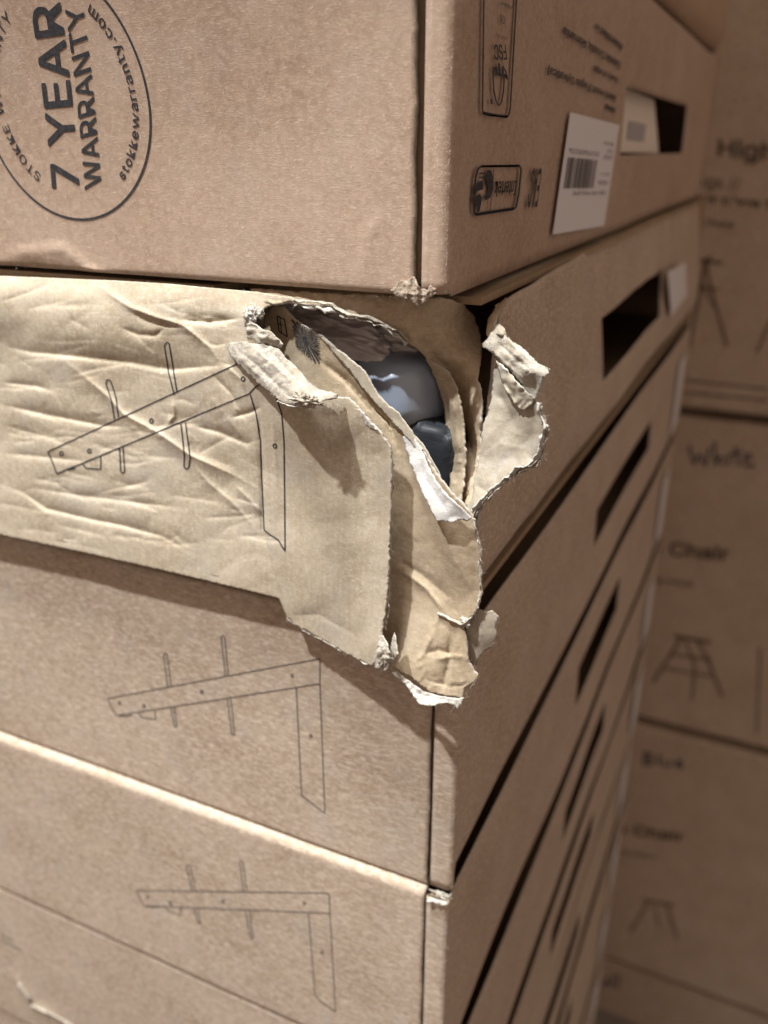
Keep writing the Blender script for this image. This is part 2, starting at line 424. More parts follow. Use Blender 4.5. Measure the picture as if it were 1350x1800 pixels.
def side_panel(parent, xr, y0, zb, zt, mats, strip=.0105, hole=None, wob=0.0, seed=0.0, r=.003, rc=.0028, gap=.002):
    rr = lambda a: list(a)
    ss = sorted(set([-strip, -strip * .75, -strip * .5] + [round(-rc + 2 * rc * k / 6, 5) for k in range(7)] + list(np.linspace(.006, .06, 10)) + list(np.linspace(.075, YB - y0, 44)) + ([hole[0], hole[1]] if hole else [])))
    H = zt - zb
    ts = sorted(set(list(np.linspace(0, H, 26)) + [H - .001] + ([hole[2] - zb, hole[3] - zb] if hole else [])))
    def fn(s, t):
        if s < -rc: x, y = xr + s, y0
        elif s <= rc:
            a = (s + rc) / (2 * rc) * math.pi / 2; x, y = xr - rc + rc * math.sin(a), y0 + rc - rc * math.cos(a)
        else: x, y = xr, y0 + s
        z = zb + min(max(t, 0), H)
        if s > rc:
            if t < .022: x -= gap * (.55 + .45 * min(1, y / .3)) * (1 - t / .022) ** 2 * (1 + .5 * noise.noise((y * 9 + seed, 3.0, 1.0)))
            x += wob * noise.noise((y * 5 + seed, z * 9, seed)) * min(1, s / .08)
        else:
            z = min(max(z, zb + .0012), zt - .0012)
        return (x, y, z)
    def keep(s, t):
        if t < 0 or t > H: return False
        if hole and hole[0] < s < hole[1] and hole[2] - zb < t < hole[3] - zb: return False
        return True
    V, Fc = grid_mesh(ss, ts, fn, keep)
    o = solid(mk('side_panel', V, Fc, mats, parent), .0009, rim=len(mats) - 1)
    return o
def closed_box(k, label, y0, xr, fr, mats_f, mats_s, hole=None, seam_gap=.0016, strip=.0105, r=.003, gap=.0070, zt=None, zb=None, group='cartons in the stack'):
    zt = level(k) if zt is None else zt; zb = zt - HB if zb is None else zb
    t = thing('carton', label, 'cardboard box', (xr - .25, y0 + .4, zb), group)
    front_panel(t, fr, xr, xr - strip - seam_gap, zb, zt, r, mats_f, dx=.0022 if k <= 4 else .02)
    side_panel(t, xr, y0 + .0006, zb, zt, mats_s, strip, hole, .002, k * 3.1, gap=gap, rc=.0046 if k == 0 else .0028)
    slab('inner_flap', (xr - .05, y0 + .0042, zb + .004), (xr - .0045, y0 + .0062, zt - .006), KB, t, 0)
    slab('top_panel', (XL + .004, y0 + .012, zt - .0068), (xr - .016, YB - .004, zt - .0036), KB, t, 0)
    slab('bottom_panel', (XL + .004, y0 + .012, zb + .0036), (xr - .012, YB - .004, zb + .0068), KB, t, 0)
    slab('back_panel', (XL, YB - .003, zb + .001), (xr - .0035, YB + .001, zt - .001), KR, t)
    slab('end_panel', (XL - .003, y0 + .004, zb + .001), (XL, YB - .004, zt - .001), KR, t)
    return t, zb, zt

# ================================================================== SETTING
fl = mk('floor', [(-3, -3, 0), (4, -3, 0), (4, 4, 0), (-3, 4, 0)], [(0, 1, 2, 3)], plain('concrete', (.22, .20, .18), .8), smooth=False, kind='structure')

# ================================================================== TOP BOXES
def hole_from(px4, xr, y0):
    P = [onR(x, y, xr) for x, y in px4]; ys = [p[1] for p in P]; zs = [p[2] for p in P]
    return (min(ys) - y0, max(ys) - y0, sum(sorted(zs)[:2]) / 2, sum(sorted(zs)[2:]) / 2)

X1, Y1 = -.0108, 0.0
B1_CR = [([(0, 452), (40, 441), (108, 437), (128, 447), (150, 470), (225, 486)], 1.3, 3, 7),
         ([(0, 468), (60, 466), (130, 476), (200, 487)], -1.2, 5, 3),
         ([(680, 372), (662, 392), (648, 404), (642, 430), (640, 500)], .55, 9, 4),
         ([(700, 330), (696, 380), (690, 440), (688, 505)], -.35, 4, 5),
         ([(350, 0), (368, 150), (372, 240)], .25, 30, 25)]
zb1 = TOPZ + .0004; zt1 = zb1 + .1375
fr1 = Front(Y1, B1_CR, .30, 1.0, bulge=(1.0, zb1 + .025))
h1 = hole_from([(1100, 148), (1200, 188), (1196, 273), (1096, 268)], X1, Y1)
box1, _, _ = closed_box(0, 'pinkish brown box with round seven year warranty print and white barcode label', Y1, X1, fr1, [K1, KT], [K1, KT], h1, .0030, .0102, .0028, gap=.0012, zt=zt1, zb=zb1)
# box above it: mostly out of the picture
fr0 = Front(-.010, (), .2, 4.0)
h0 = None
box0, _, _ = closed_box(-1, 'topmost box at the upper right edge, only its tan side showing', -.010, X1 + .0005, fr0, [K1, KT], [KR, KT], None, .0016, gap=.009, zt=zt1 + .006 + HB, zb=zt1 + .006)

# ---- round warranty print on the top box
def circ3(p, q, r_):
    A = 2 * np.array([q - p, r_ - p]); b = np.array([q @ q - p @ p, r_ @ r_ - p @ p]); return np.linalg.solve(A, b)
f1 = lambda x, y: fr1.at(np.array([float(x)]), np.array([float(y)]))[0]
pl = [f1(*p)[[0, 2]] for p in ((265, 190), (146, 388), (0, 277))]
cc = circ3(*pl); CR = np.linalg.norm(pl[0] - cc)
def badge(u, v, up_=0.0):           # text frame: u runs up the box, v to the left; units of the circle's radius
    u = np.asarray(u); v = np.asarray(v)
    return fr1.lift(np.stack([cc[0] - v * CR, np.zeros_like(u), cc[1] + u * CR], -1), .00018 + up_)
parts = []
n = 160; an = np.linspace(0, 2 * np.pi, n, endpoint=False)
el = lambda u: np.where(np.asarray(u) > 0, np.asarray(u) * 1.10, u)        # the printed ring is a little taller than wide
Vr = np.concatenate([badge(el(np.cos(an)), np.sin(an)), badge(el(np.cos(an) * .978), np.sin(an) * .978)])
parts.append((Vr, [(i, (i + 1) % n, n + (i + 1) % n, n + i) for i in range(n)]))
def px2badge(x, y):
    p = f1(x, y); return (p[2] - cc[1]) / CR, -(p[0] - cc[0]) / CR
def line_text(s, p_bl, p_end, p_cap, off):
    V, Fc = text2d(s, off); lo, hi = V.min(0), V.max(0)
    u0, v0 = px2badge(*p_bl); u1, v1 = px2badge(*p_end); uc, vc = px2badge(*p_cap)
    def lay(V, h):
        W = (V - lo) / (hi - lo)
        return badge(u0 + W[:, 0] * (u1 - u0) + W[:, 1] * (uc - u0), v0 + W[:, 0] * (v1 - v0) + W[:, 1] * (vc - v0), h)
    parts.append(bold(V, Fc, lay, off))
line_text('7 YEAR', (139, 328), (105, 5), (93, 330), .013)
line_text('WARRANTY', (178, 326), (145, 6), (150, 333), .011)
def arc_text(s, rad, a0, a1, size, wid, top, off=.0):
    n = len(s); adv = []
    for ch in s:
        if ch == ' ': adv.append(.32); continue
        V, _ = text2d(ch, off); adv.append((V[:, 0].max() - V[:, 0].min()) + .10)
    tot = sum(adv); pos = 0
    for ch, ad in zip(s, adv):
        mid = (pos + ad / 2) / tot; pos += ad
        if ch == ' ': continue
        V, Fc = text2d(ch, off); V = V.copy(); V[:, 0] -= (V[:, 0].min() + V[:, 0].max()) / 2
        a = a0 + (a1 - a0) * mid
        er = np.array([math.cos(a), math.sin(a)]); et = np.array([math.sin(a), -math.cos(a)]) * (1 if top else -1); sg = 1 if top else -1
        def lay(V, h):
            q = er * rad + np.outer(V[:, 0] * size * wid, et) + sg * np.outer(V[:, 1] * size, er)
            return badge(el(q[:, 0]), q[:, 1], h)
        parts.append(bold(V, Fc, lay, off))
arc_text('STOKKE WARRANTY', .715, R(147), R(30), .160, 1.2, True, .006)
arc_text('stokkewarranty.com', .865, R(-138), R(-38), .165, 1.15, False, .012)
V, Fc = join(parts); mk('warranty_print', V, Fc, INK, box1, smooth=False)

# ---- prints and label on the side of the top box
def r1(x, y, lift=.0012): return onR(x, y, X1 + lift)
def rib_r(pl, width, closed=False): return ribbon_px(lambda a, b, l: np.array([r1(x, y) for x, y in zip(a, b)]), pl, width, closed)
parts = [rib_r([(851, 0 - 40), (848, 190), (849, 199), (855, 202), (888, 206), (894, 203), (897, 190), (910, -40)], 2.8),
         rib_r([(849, 198), (866, 202), (893, 205)], 5.0)]
def tq(s, bl, br, tr, tl, off=.004): parts.append(text_quad(s, [r1(*p) for p in (bl, br, tr, tl)], off))
tq('FSC', (888, 78), (868, 78), (869, 105), (891, 105))
tq('www.fsc.org', (873, 56), (892, 66), (890, 72), (872, 64), .0)
tq('MIX', (880, 24), (889, 30), (888, 44), (880, 40), .0)
tq('Packaging', (882, 0), (901, 10), (899, 19), (880, 8), .0)
parts += [rib_r([(866, 124), (867, 140), (868, 160), (872, 178), (877, 186), (882, 178), (885, 160), (886, 144), (887, 130), (892, 140), (889, 126), (886, 120)], 2.6),
          rib_r([(866, 122), (873, 118), (873, 131), (884, 132), (884, 116)], 3.6), rib_r([(877, 111), (877, 130)], 3.6), rib_r([(863, 174), (864, 183)], 3.0)]
V, Fc = join(parts); mk('forestry_print', V, Fc, INK, box1, smooth=False)
# certification badge
parts = [rib_r([(845, 293), (913, 291), (916, 298), (912, 340), (907, 364), (902, 368), (838, 378), (833, 374), (832, 350), (836, 312), (840, 297)], 3.4, True), rib_r([(846, 292), (912, 292)], 4.0), rib_r([(836, 376), (903, 366)], 4.0),
          rib_r([(868, 296), (866, 330), (861, 371)], 1.2)]
tq('Intertek', (909, 317), (870, 319), (868, 346), (905, 343), .006)
def patch(pts):
    P = [r1(*p, lift=.0013) for p in pts]; parts.append((P, [tuple(range(len(P)))]))
patch([(857, 298), (864, 300), (867, 312), (866, 332), (862, 348), (853, 352), (851, 345), (858, 341), (860, 330), (857, 324), (854, 312)])
patch([(840, 320), (848, 317), (850, 326), (849, 333), (839, 336), (835, 345), (834, 333)])
patch([(835, 346), (844, 340), (847, 348), (846, 357), (843, 372), (838, 373), (838, 360), (834, 354)])
for yy in (304, 311): patch([(842, yy), (853, yy - 1), (853, yy + 1.5), (842, yy + 2.5)])
V, Fc = join(parts); mk('certification_print', V, Fc, INK, box1, smooth=False); parts = []
tq('EAC', (952, 297), (936, 296), (926, 364), (944, 363), .008)
V, Fc = join(parts); mk('conformity_print', V, Fc, INK, box1, smooth=False); parts = []
# small print lines
for s, q in (('Beech wood (Fagus Sylvatica)', [(1084, 165), (964, 112), (962, 132), (1081, 180)]), ('Country of origin', [(1088, 135), (1045, 112), (1042, 126), (1086, 147)]),
             ('Estonia, Croatia, Romania', [(1091, 106), (992, 44), (990, 62), (1089, 122)]), ('Assembled in', [(1095, 78), (1048, 40), (1046, 52), (1093, 92)]), ('Material', [(1082, 190), (1065, 182), (1063, 192), (1080, 201)])):
    tq(s, q[1], q[0], q[3], q[2], .0) if False else parts.append(text_quad(s, [r1(*q[0]), r1(*q[1]), r1(*q[2]), r1(*q[3])], .008))
V, Fc = join(parts); mk('small_print', V, Fc, INK, box1, smooth=False)
# label
lab = [r1(1003, 197, .0018), r1(1089, 220, .0018), r1(1062, 397, .0018), r1(972, 412, .0018)]
la = mk('barcode_label', lab, [(0, 3, 2, 1)], LAB, box1, smooth=False); solid(la, .0002)
parts = []
def lq(u0, v0, u1, v1):
    q = [np.asarray(p) for p in lab]; f = lambda u, v: (1 - u) * (1 - v) * q[0] + u * (1 - v) * q[1] + u * v * q[2] + (1 - u) * v * q[3] + np.array([.0004, 0, 0])
    return [f(u0, v0), f(u1, v0), f(u1, v1), f(u0, v1)]
x = .06
rnd = random.Random(3)
while x < .60:
    wv = rnd.choice((.010, .016, .026, .034)); parts.append((lq(x, .36, x + wv, .62), [(0, 3, 2, 1)])); x += wv + rnd.choice((.009, .014, .02))
def ltxt(s, u0, v0, u1, v1):
    q = lq(u0, v0, u1, v1); parts.append(text_quad(s, [q[1], q[0], q[3], q[2]], 0))
ltxt('(01) 07040351234', .06, .28, .62, .33)
ltxt('Item no.', .68, .18, .92, .215); ltxt('Lot', .80, .25, .93, .285); ltxt('100108', .74, .305, .94, .345)
ltxt('Qty 1', .72, .47, .92, .50); ltxt('HW004', .70, .55, .92, .59); ltxt('High chair hazy grey', .22, .64, .90, .69)
V, Fc = join(parts); mk('label_print', V, Fc, ink_mat('label_ink', (.16, .15, .16), .2), la, smooth=False)
# pale instruction leaflet seen inside the handle hole: its own thing
q = [onR(*p, X1 - .009) for p in ((1098, 152), (1150, 175), (1158, 270), (1090, 268))]
lf = mk('leaflet', q, [(0, 3, 2, 1)], plain('leaflet_paper', (.80, .72, .62), .6), loc=q[3], smooth=False); solid(lf, .001)
lf['label'] = 'cream leaflet with grey square seen through the handle hole of the top box'; lf['category'] = 'leaflet'
q2 = [onR(*p, X1 - .0085) for p in ((1106, 212), (1136, 219), (1132, 249), (1102, 245))]
mk('leaflet_print', q2, [(0, 3, 2, 1)], plain('leaflet_grey', (.40, .38, .38), .6), lf, smooth=False)

# ---- crushed lower corner and worn edges of the top box
SK = Surf([(686, 512, .5), (700, 494, .6), (728, 486, .8), (744, 506, 1.0), (765, 512, -.5), (742, 536, 1.4), (708, 522, 1.2), (725, 510, 1.8)],
          [([(703, 490), (706, 520)], -1.3, 4, 3), ([(715, 492), (716, 524)], 1.2, 4, 3), ([(724, 488), (726, 528)], -1.5, 3, 4), ([(732, 490), (735, 532)], 1.3, 3, 3), ([(741, 500), (742, 534)], -1.4, 3, 3), ([(752, 506), (748, 526)], 1.0, 4, 3), ([(692, 512), (725, 518), (750, 520)], .8, 5, 4)], [(9, .6, 3.0, 'r')])
SK.build('crushed_corner', [(686, 511), (697, 500), (703, 492), (716, 493), (727, 486), (733, 497), (741, 508), (752, 509), (757, 502), (766, 506), (767, 514), (752, 526), (744, 535), (734, 539), (722, 528), (708, 524), (695, 520)], [KC, KC], box1, step=2.2, rag=1.3, thick=.0006)
fibres('loose_fibres', [onL(x, y, .0005) for x, y in ((690, 508), (705, 515), (725, 522), (740, 532), (765, 512))], 110, .003, box1, dirs=(0, -.6, -.4))
ed = [(X1 - .0008, Y1 + .0008, zb1 + .002 + .12 * k / 40) for k in range(41)]
fibres('loose_fibres', ed, 240, .0022, box1, dirs=(.5, -.8, 0), rad=.00004)
lipp = [onL(x, y, .0010) for x, y in ((0, 473), (60, 470), (130, 480), (200, 489), (300, 497), (420, 508), (560, 518), (690, 522))]
fibres('loose_fibres', lipp, 40, .0014, box1, dirs=(0, -.9, -.2), rad=.00004)

# ================================================================== CLOSED BOXES BELOW
def drawing(box, fr, beam, legs, rods, dots, feet, width, mat, rr=2.6):
    parts = [ribbon_px(fr.at, p, width, c) for p, c in beam + legs + rods + feet]
    parts += [ribbon_px(fr.at, oval(d, rr * .85, rr), width, True, 1.2) for d in dots]
    V, Fc = join(parts); return mk('line_drawing', V, Fc, mat, box, smooth=False)
Zs = lambda pts: [(x / 2, 1000 + y / 2) for x, y in pts]

h4 = hole_from([(1022, 1165), (1086, 1028), (1086, 1075), (1013, 1235)], 0.0, 0.0)
hole_n = lambda zb: (h4[0], h4[1], zb + h4[2] - (level(3) - HB), zb + h4[3] - (level(3) - HB))
fr3 = Front(.0005, [([(560, 1330), (620, 1352), (740, 1400)], -.15, 20, 20)], .35, 6.0)
box3, zb3, zt3 = closed_box(2, 'plain brown box directly under the torn box, in its shadow', .0005, 0.0, fr3, [K3, KT], [K3, KT], hole_from([(1050, 905), (1138, 748), (1140, 792), (1043, 960)], 0.0, 0.0), .0016, .0112, .0022, .012)
drawing(box3, fr3, [(Zs([(378, 455), (1125, 315), (1125, 403), (408, 515)]), True)], [(Zs([(1042, 418), (1060, 795), (1142, 858), (1125, 403)]), False)],
        [(Zs([(590, 412), (575, 302), (581, 295), (588, 302), (602, 410)]), False), (Zs([(793, 375), (778, 240), (784, 233), (790, 240), (803, 372)]), False), (Zs([(602, 487), (613, 555), (622, 553), (613, 485)]), False), (Zs([(800, 458), (815, 582), (825, 581), (812, 455)]), False)],
        Zs([(420, 470), (507, 481), (710, 431), (1028, 375), (1093, 586)]), [(Zs([(488, 508), (500, 522), (548, 529), (545, 498)]), False), (Zs([(418, 515), (445, 518), (465, 513)]), False)], 1.7, INK2)
fr4 = Front(-.0028, [([(490, 1690), (600, 1740), (720, 1800)], -.12, 30, 30)], .35, 8.0)
box4, zb4, zt4 = closed_box(3, 'brown box second below the torn box, with a pale rolled top edge', -.0028, -.0005, fr4, [K3, KT], [K3, KT], hole_n(level(3) - HB), .0012, .0112, .0044)
drawing(box4, fr4, [(Zs([(480, 1130), (1150, 1139), (1158, 1145), (1160, 1210), (505, 1183)]), True)], [(Zs([(1085, 1212), (1108, 1500), (1116, 1510), (1180, 1557), (1160, 1210)]), False)],
        [(Zs([(677, 1132), (655, 1045), (661, 1040), (670, 1045), (688, 1130)]), False), (Zs([(857, 1135), (842, 1030), (848, 1025), (855, 1030), (868, 1133)]), False), (Zs([(685, 1195), (697, 1246), (706, 1245), (697, 1193)]), False), (Zs([(863, 1198), (882, 1301), (890, 1300), (878, 1198)]), False)],
        Zs([(519, 1153), (599, 1174), (784, 1168), (1070, 1174), (1133, 1347)]), [(Zs([(583, 1188), (590, 1200), (635, 1217), (635, 1188)]), False), (Zs([(515, 1186), (545, 1190), (562, 1187)]), False)], 1.5, INK2)
fr5 = Front(-.0016, [([(0, 1705), (30, 1722), (48, 1745), (62, 1765), (130, 1800)], 1.3, 10, 6)], .35, 10.0)
box5, zb5, zt5 = closed_box(4, 'brown box at the bottom left with a small tear in its face', -.0016, 0.0, fr5, [K3, KT], [K3, KT], hole_n(level(4) - HB), .0012, .0112, .0022)
V, Fc = join([ribbon_px(fr5.at, [(0, 1641), (24, 1654)], 1.7), ribbon_px(fr5.at, [(0, 1650), (38, 1672)], 1.7)]); mk('line_drawing', V, Fc, INK2, box5, smooth=False)
tr = [fr5.at(np.array([x]), np.array([y]), .0002)[0] for x, y in ((34, 1726), (44, 1738), (54, 1752), (56, 1762), (63, 1768))]
V = np.array(tr[:3] + [fr5.at(np.array([x]), np.array([y]), .0002)[0] for x, y in ((56, 1768), (50, 1757), (46, 1744))]); mk('tear_slit_shade', V, [(0, 1, 2, 3, 4, 5)], plain('tear_shadow', (.05, .04, .03), .9), box5, smooth=False)  # flat dark patch, paints the shade inside the tear
ragged_strip('torn_edge', tr, .0022, box5, KT, (-.6, -.5, -.3), .6, 2.0)
ragged_strip('torn_edge', [fr5.at(np.array([x]), np.array([y]), .0002)[0] for x, y in ((62, 1766), (90, 1780), (130, 1801))], .0018, box5, KT, (-.3, -.3, -.6), .6, 5.0)
lower = ['third', 'fourth', 'fifth', 'sixth', 'seventh', 'eighth', 'ninth']
low_boxes = []
for k in range(5, 12):
    jx = [.0006, -.0012, .001, -.0006, .0004, -.001, 0][k - 5]; jy = [.001, -.001, 0, .0012, -.0006, 0, .0005][k - 5]
    frk = Front(jy, (), .3, 12.0 + k)
    b, _, _ = closed_box(k, 'brown box low in the stack, ' + ['fifth', 'sixth', 'seventh', 'eighth', 'ninth', 'tenth', 'eleventh'][k - 5] + ' below the top box counting the torn one', jy, jx, frk, [K3, KT], [K3, KT], hole_n(level(k) - HB))
    low_boxes.append((b, jx, k))
# worn corner edges of the boxes below, with loose fibres
for b, x0, y0, zb, zt in ((box3, 0.0, .0011, zb3, zt3), (box4, -.0005, -.0028, zb4, zt4)):
    fibres('loose_fibres', [(x0 - .0006, y0 + .0006, zb + .003 + (zt - zb - .006) * k / 40) for k in range(41)], 260, .0020, b, dirs=(.5, -.8, 0), rad=.00004)
ragged_strip('torn_edge', [(-.0105, -.0032, zt4 - .0022), (-.007, -.0032, zt4 - .0016), (-.004, -.0030, zt4 - .0014), (-.0006, -.0022, zt4 - .0018)], .0034, box4, KW, (.1, -.15, -.9), .25, 4.0)
crumple_clump('crushed_corner', (-.0048, .0006, zt4 - .0018), .0026, box4, KT, 7.4, stretch=(1.7, .6, .7))
# pale address labels near the far end of the sides
for b, xx, k in [(box3, 0.0, 2), (box4, -.0005, 3), (box5, 0.0, 4)] + low_boxes:
    z = level(k) - HB
    o = mk('address_label', [(xx + .0024, .695, z + .03), (xx + .0024, .745, z + .03), (xx + .0024, .745, z + .115), (xx + .0024, .695, z + .115)], [(0, 1, 2, 3)], LAB, b, smooth=False); solid(o, .0003)
o = mk('address_label', [onR(*p, X1 - .0005) for p in ((1250, -30), (1278, -30), (1272, 30), (1262, 20))], [(0, 1, 2, 3)], LAB, box0, smooth=False); solid(o, .0003)

# ================================================================== THE TORN BOX
zt2, zb2 = level(1) - .0006, level(1) - HB
box2 = thing('torn_carton', 'crumpled pale box with its front corner ripped open, wrapped grey parts showing', 'cardboard box', (-.25, .4, zb2), 'cartons in the stack')
A_ITEMS = [
    ([(0, 601), (16, 611), (53, 619), (122, 625), (224, 637), (301, 650), (407, 641)], -1.7, 30, 7),
    ([(106, 629), (143, 658), (191, 698), (216, 727), (277, 760), (334, 800), (407, 833), (448, 857)], 1.3, 9, 16),
    ([(0, 711), (53, 723), (122, 737), (183, 749), (228, 751)], -1.3, 20, 6),
    ([(167, 497), (196, 519), (228, 540), (277, 558), (322, 572), (367, 609), (391, 645)], 1.2, 8, 9),
    ([(228, 548), (262, 566), (300, 574), (322, 576)], -1.7, 7, 5),
    ([(314, 562), (367, 566), (424, 560)], -1.6, 10, 5),
    ([(0, 796), (80, 804), (160, 812)], -.8, 16, 7),
    ([(0, 851), (41, 866), (81, 894), (163, 914), (212, 923), (285, 943), (334, 971)], -1.2, 16, 6),
    ([(49, 857), (163, 874), (261, 886), (326, 894)], -.8, 14, 7),
    ([(334, 809), (367, 849), (407, 882), (448, 927)], .8, 9, 14),
    ([(334, 747), (387, 760), (432, 780), (452, 775)], -1.2, 14, 6),
    ([(212, 576), (244, 588), (273, 590), (296, 572)], -1.0, 9, 6),
    ([(440, 694), (456, 743), (461, 817), (461, 930), (487, 1045)], -1.3, 11, 9),
    ([(478, 720), (484, 800), (486, 930)], .5, 8, 9),
    ([(405, 735), (440, 725), (462, 715)], -1.1, 9, 5),
    ([(0, 672), (61, 678), (98, 690)], -.9, 14, 6),
    ([(303, 700), (306, 730), (290, 752)], 1.0, 8, 7),
    ([(370, 655), (405, 690), (430, 735)], -.8, 9, 7),
    ([(395, 640), (425, 668), (432, 690)], .8, 6, 9),
    ([(410, 850), (440, 880), (462, 905)], .6, 6, 8),
    ([(0, 745), (90, 770), (140, 790)], -.6, 12, 8),
    ([(503, 1083), (560, 1080), (630, 1120)], -.4, 14, 10),
]
A_ITEMS = [(p, a * 1.1, wa * .62, wb * .6) for p, a, wa, wb in A_ITEMS]
_r = random.Random(11)
for _ in range(110):                              # fine secondary creases running with the corrugation
    x_, y_ = _r.uniform(-20, 420), _r.uniform(525, 960); L_ = _r.uniform(25, 120); a_ = R(_r.gauss(8, 16))
    A_ITEMS.append(([(x_, y_), (x_ + L_ * .5 * math.cos(a_), y_ + L_ * .5 * math.sin(a_) + _r.uniform(-4, 4)), (x_ + L_ * math.cos(a_), y_ + L_ * math.sin(a_))], -_r.uniform(.10, .42), _r.uniform(4, 9), _r.uniform(1.8, 3.6)))
for _ in range(16):
    x_, y_ = _r.uniform(20, 400), _r.uniform(540, 900); L_ = _r.uniform(20, 70); a_ = R(_r.gauss(50, 14))
    A_ITEMS.append(([(x_, y_), (x_ + L_ * math.cos(a_), y_ + L_ * math.sin(a_))], _r.uniform(.15, .45), 5, 8))
A_CTRL = [(-60, 484, .5), (-60, 505, 3.5), (-60, 700, 4), (-60, 930, 8.5), (0, 486, .5), (0, 505, 3.5), (150, 491, .5), (150, 515, 3.8), (300, 500, .8), (300, 525, 4), (420, 511, .8), (420, 540, 3.4), (500, 522, .4), (525, 532, -.5), (480, 535, 1.2),
          (0, 600, 3.6), (100, 700, 4.6), (250, 640, 4.8), (250, 800, 6.2), (100, 850, 6.4), (0, 940, 8.2), (150, 970, 8.6), (300, 1003, 8.8), (440, 1036, 8.4), (490, 1050, 8.0),
          (400, 590, 5.0), (430, 560, 4.5), (440, 620, 6.0), (470, 660, 7.5), (540, 700, 10.5), (592, 700, 12.0), (627, 714, 12.5), (665, 758, 12.0), (688, 790, 11.5),
          (460, 820, 5.6), (461, 930, 6.4), (520, 800, 8.2), (600, 800, 10.2), (520, 950, 8.6), (600, 950, 10.6), (680, 950, 11.2), (676, 1060, 13.5), (665, 1150, 15.5), (690, 1172, 15.5), (600, 1143, 11.5), (560, 1124, 9.5), (505, 1085, 8.0), (560, 1040, 10.4), (620, 1080, 12.4)]
SA = Surf(A_CTRL, A_ITEMS, [(120, .40, 2.2, 'f'), (70, .22, 5.1, 'r')])
A_POLY = [(-60, 484), (0, 485), (100, 489), (200, 493), (300, 499), (360, 505), (440, 512), (500, 521), (527, 528), (505, 531), (484, 534), (470, 540), (455, 546), (436, 550), (428, 556), (432, 572), (440, 590), (462, 630), (500, 672), (545, 694), (592, 698), (612, 699), (627, 713), (647, 737), (665, 757), (680, 776), (688, 792),
          (689, 830), (687, 900), (684, 940), (683, 1000), (679, 1060), (672, 1105), (668, 1140), (676, 1160), (692, 1168), (686, 1178), (665, 1177), (645, 1166), (600, 1145), (575, 1130), (545, 1112), (520, 1100), (505, 1086), (498, 1070), (490, 1052), (430, 1037), (300, 1006), (150, 972), (0, 940), (-60, 927)]
clean = set(range(0, 7)) | set(range(44, 51)) | {50}
SA.build('front_panel', A_POLY, [K2, KW, KI], box2, step=2.4, rag=1.7, thick=.0011, clean=clean, rim=1, back=2)
# bottom return of the front panel, so the overhang has an underside
und = [SA.at(np.array([x]), np.array([y]))[0] + np.array([0, .0004, .0004]) for x, y in ((-60, 915), (0, 928), (150, 960), (300, 994), (430, 1025), (486, 1039))]
V = und + [np.array([p[0], .03, zb2 + .0012]) for p in und]; nn = len(und)
solid(mk('bottom_fold', V, [(i, i + 1, nn + i + 1, nn + i) for i in range(nn - 1)], [K2, KI], box2), .0008, off=0)
# rest of the front face, left of the picture
slab('front_panel', (XL, -.0035, zb2 + .001), (-.262, .0, zt2), K2, box2)

drawing(box2, SA, [([(418, 639), (84, 794), (92, 812), (100, 833), (438, 692), (447, 682), (458, 675)], False)],
        [([(440, 694), (450, 727), (458, 776), (460, 837), (464, 931), (473, 939), (489, 949), (501, 969), (500, 857), (499, 776), (495, 727), (487, 703), (483, 694)], False)],
        [([(201, 737), (196, 705), (186, 674), (188, 668), (193, 668), (196, 673), (204, 700), (208, 733)], False), ([(210, 786), (212, 828), (215, 832), (219, 829), (216, 784)], False), ([(306, 694), (296, 654), (289, 608), (292, 602), (297, 603), (304, 646), (311, 690)], False), ([(318, 745), (324, 800), (323, 820), (328, 825), (332, 821), (334, 804), (326, 743)], False)],
        [(108, 797), (157, 793), (266, 740), (427, 666), (483, 784)], [([(145, 815), (151, 823), (177, 825), (177, 802)], False), ([(104, 831), (132, 819), (130, 824), (115, 826)], False)], 2.3, INK, 3.6)

# curled-back ply, showing its pale torn inside
FL_U = [(398, 613), (401, 604), (428, 600), (440, 603), (463, 606), (489, 612), (498, 624), (521, 646), (544, 671), (561, 684), (594, 692)]
FL_L = [(594, 699), (571, 704), (556, 713), (541, 718), (529, 715), (516, 713), (493, 708), (488, 700), (473, 690), (458, 677), (435, 657), (418, 640), (405, 625)]
SFL = Surf([(398, 613, 7.2), (401, 604, 7), (440, 603, 8), (489, 612, 9), (521, 646, 12), (561, 684, 15.5), (594, 692, 15.5), (594, 699, 15.5), (571, 704, 22), (556, 713, 25), (529, 715, 24), (493, 708, 18), (458, 677, 12), (418, 640, 8.6), (405, 625, 7.6),
            (430, 622, 9.6), (465, 645, 12.6), (500, 672, 17), (535, 692, 23.5), (565, 698, 22.5)],
           [([(412, 612), (450, 640), (490, 680), (520, 700)], -1.0, 4, 3), ([(440, 608), (480, 640), (515, 672), (545, 690)], 1.0, 4, 4), ([(470, 612), (505, 650), (540, 685), (580, 695)], -.8, 3, 4), ([(420, 628), (455, 660), (480, 690)], .8, 3, 4),
            ([(495, 690), (515, 700), (535, 695)], -1.4, 4, 3), ([(520, 708), (540, 700), (556, 705)], 1.3, 3, 3), ([(545, 690), (560, 700), (575, 698)], -1.0, 4, 3)], [(38, .55, 3.0, 'r'), (13, .30, 4.0, 'r'), (6, .14, 6.0, 'f')])
SFL.build('curled_flap', FL_U + FL_L, [KT, KW], box2, step=2.6, rag=1.5, thick=.0008)
fl_edge = SFL.edge
fibres('loose_fibres', fl_edge, 260, .003, box2, dirs=(0, -.7, -.3))
ragged_strip('torn_edge', [SFL.at(np.array([x]), np.array([y]), -.0012)[0] for x, y in ((488, 704), (510, 711), (530, 713), (548, 712), (565, 703), (592, 697))], .0014, box2, KW, (0, -.3, -.8), .4, 6.0)
crumple_clump('torn_wad', SFL.at(np.array([536.]), np.array([703.]), -.001)[0], .0030, box2, KT, 3.3, stretch=(1.8, .7, .8))
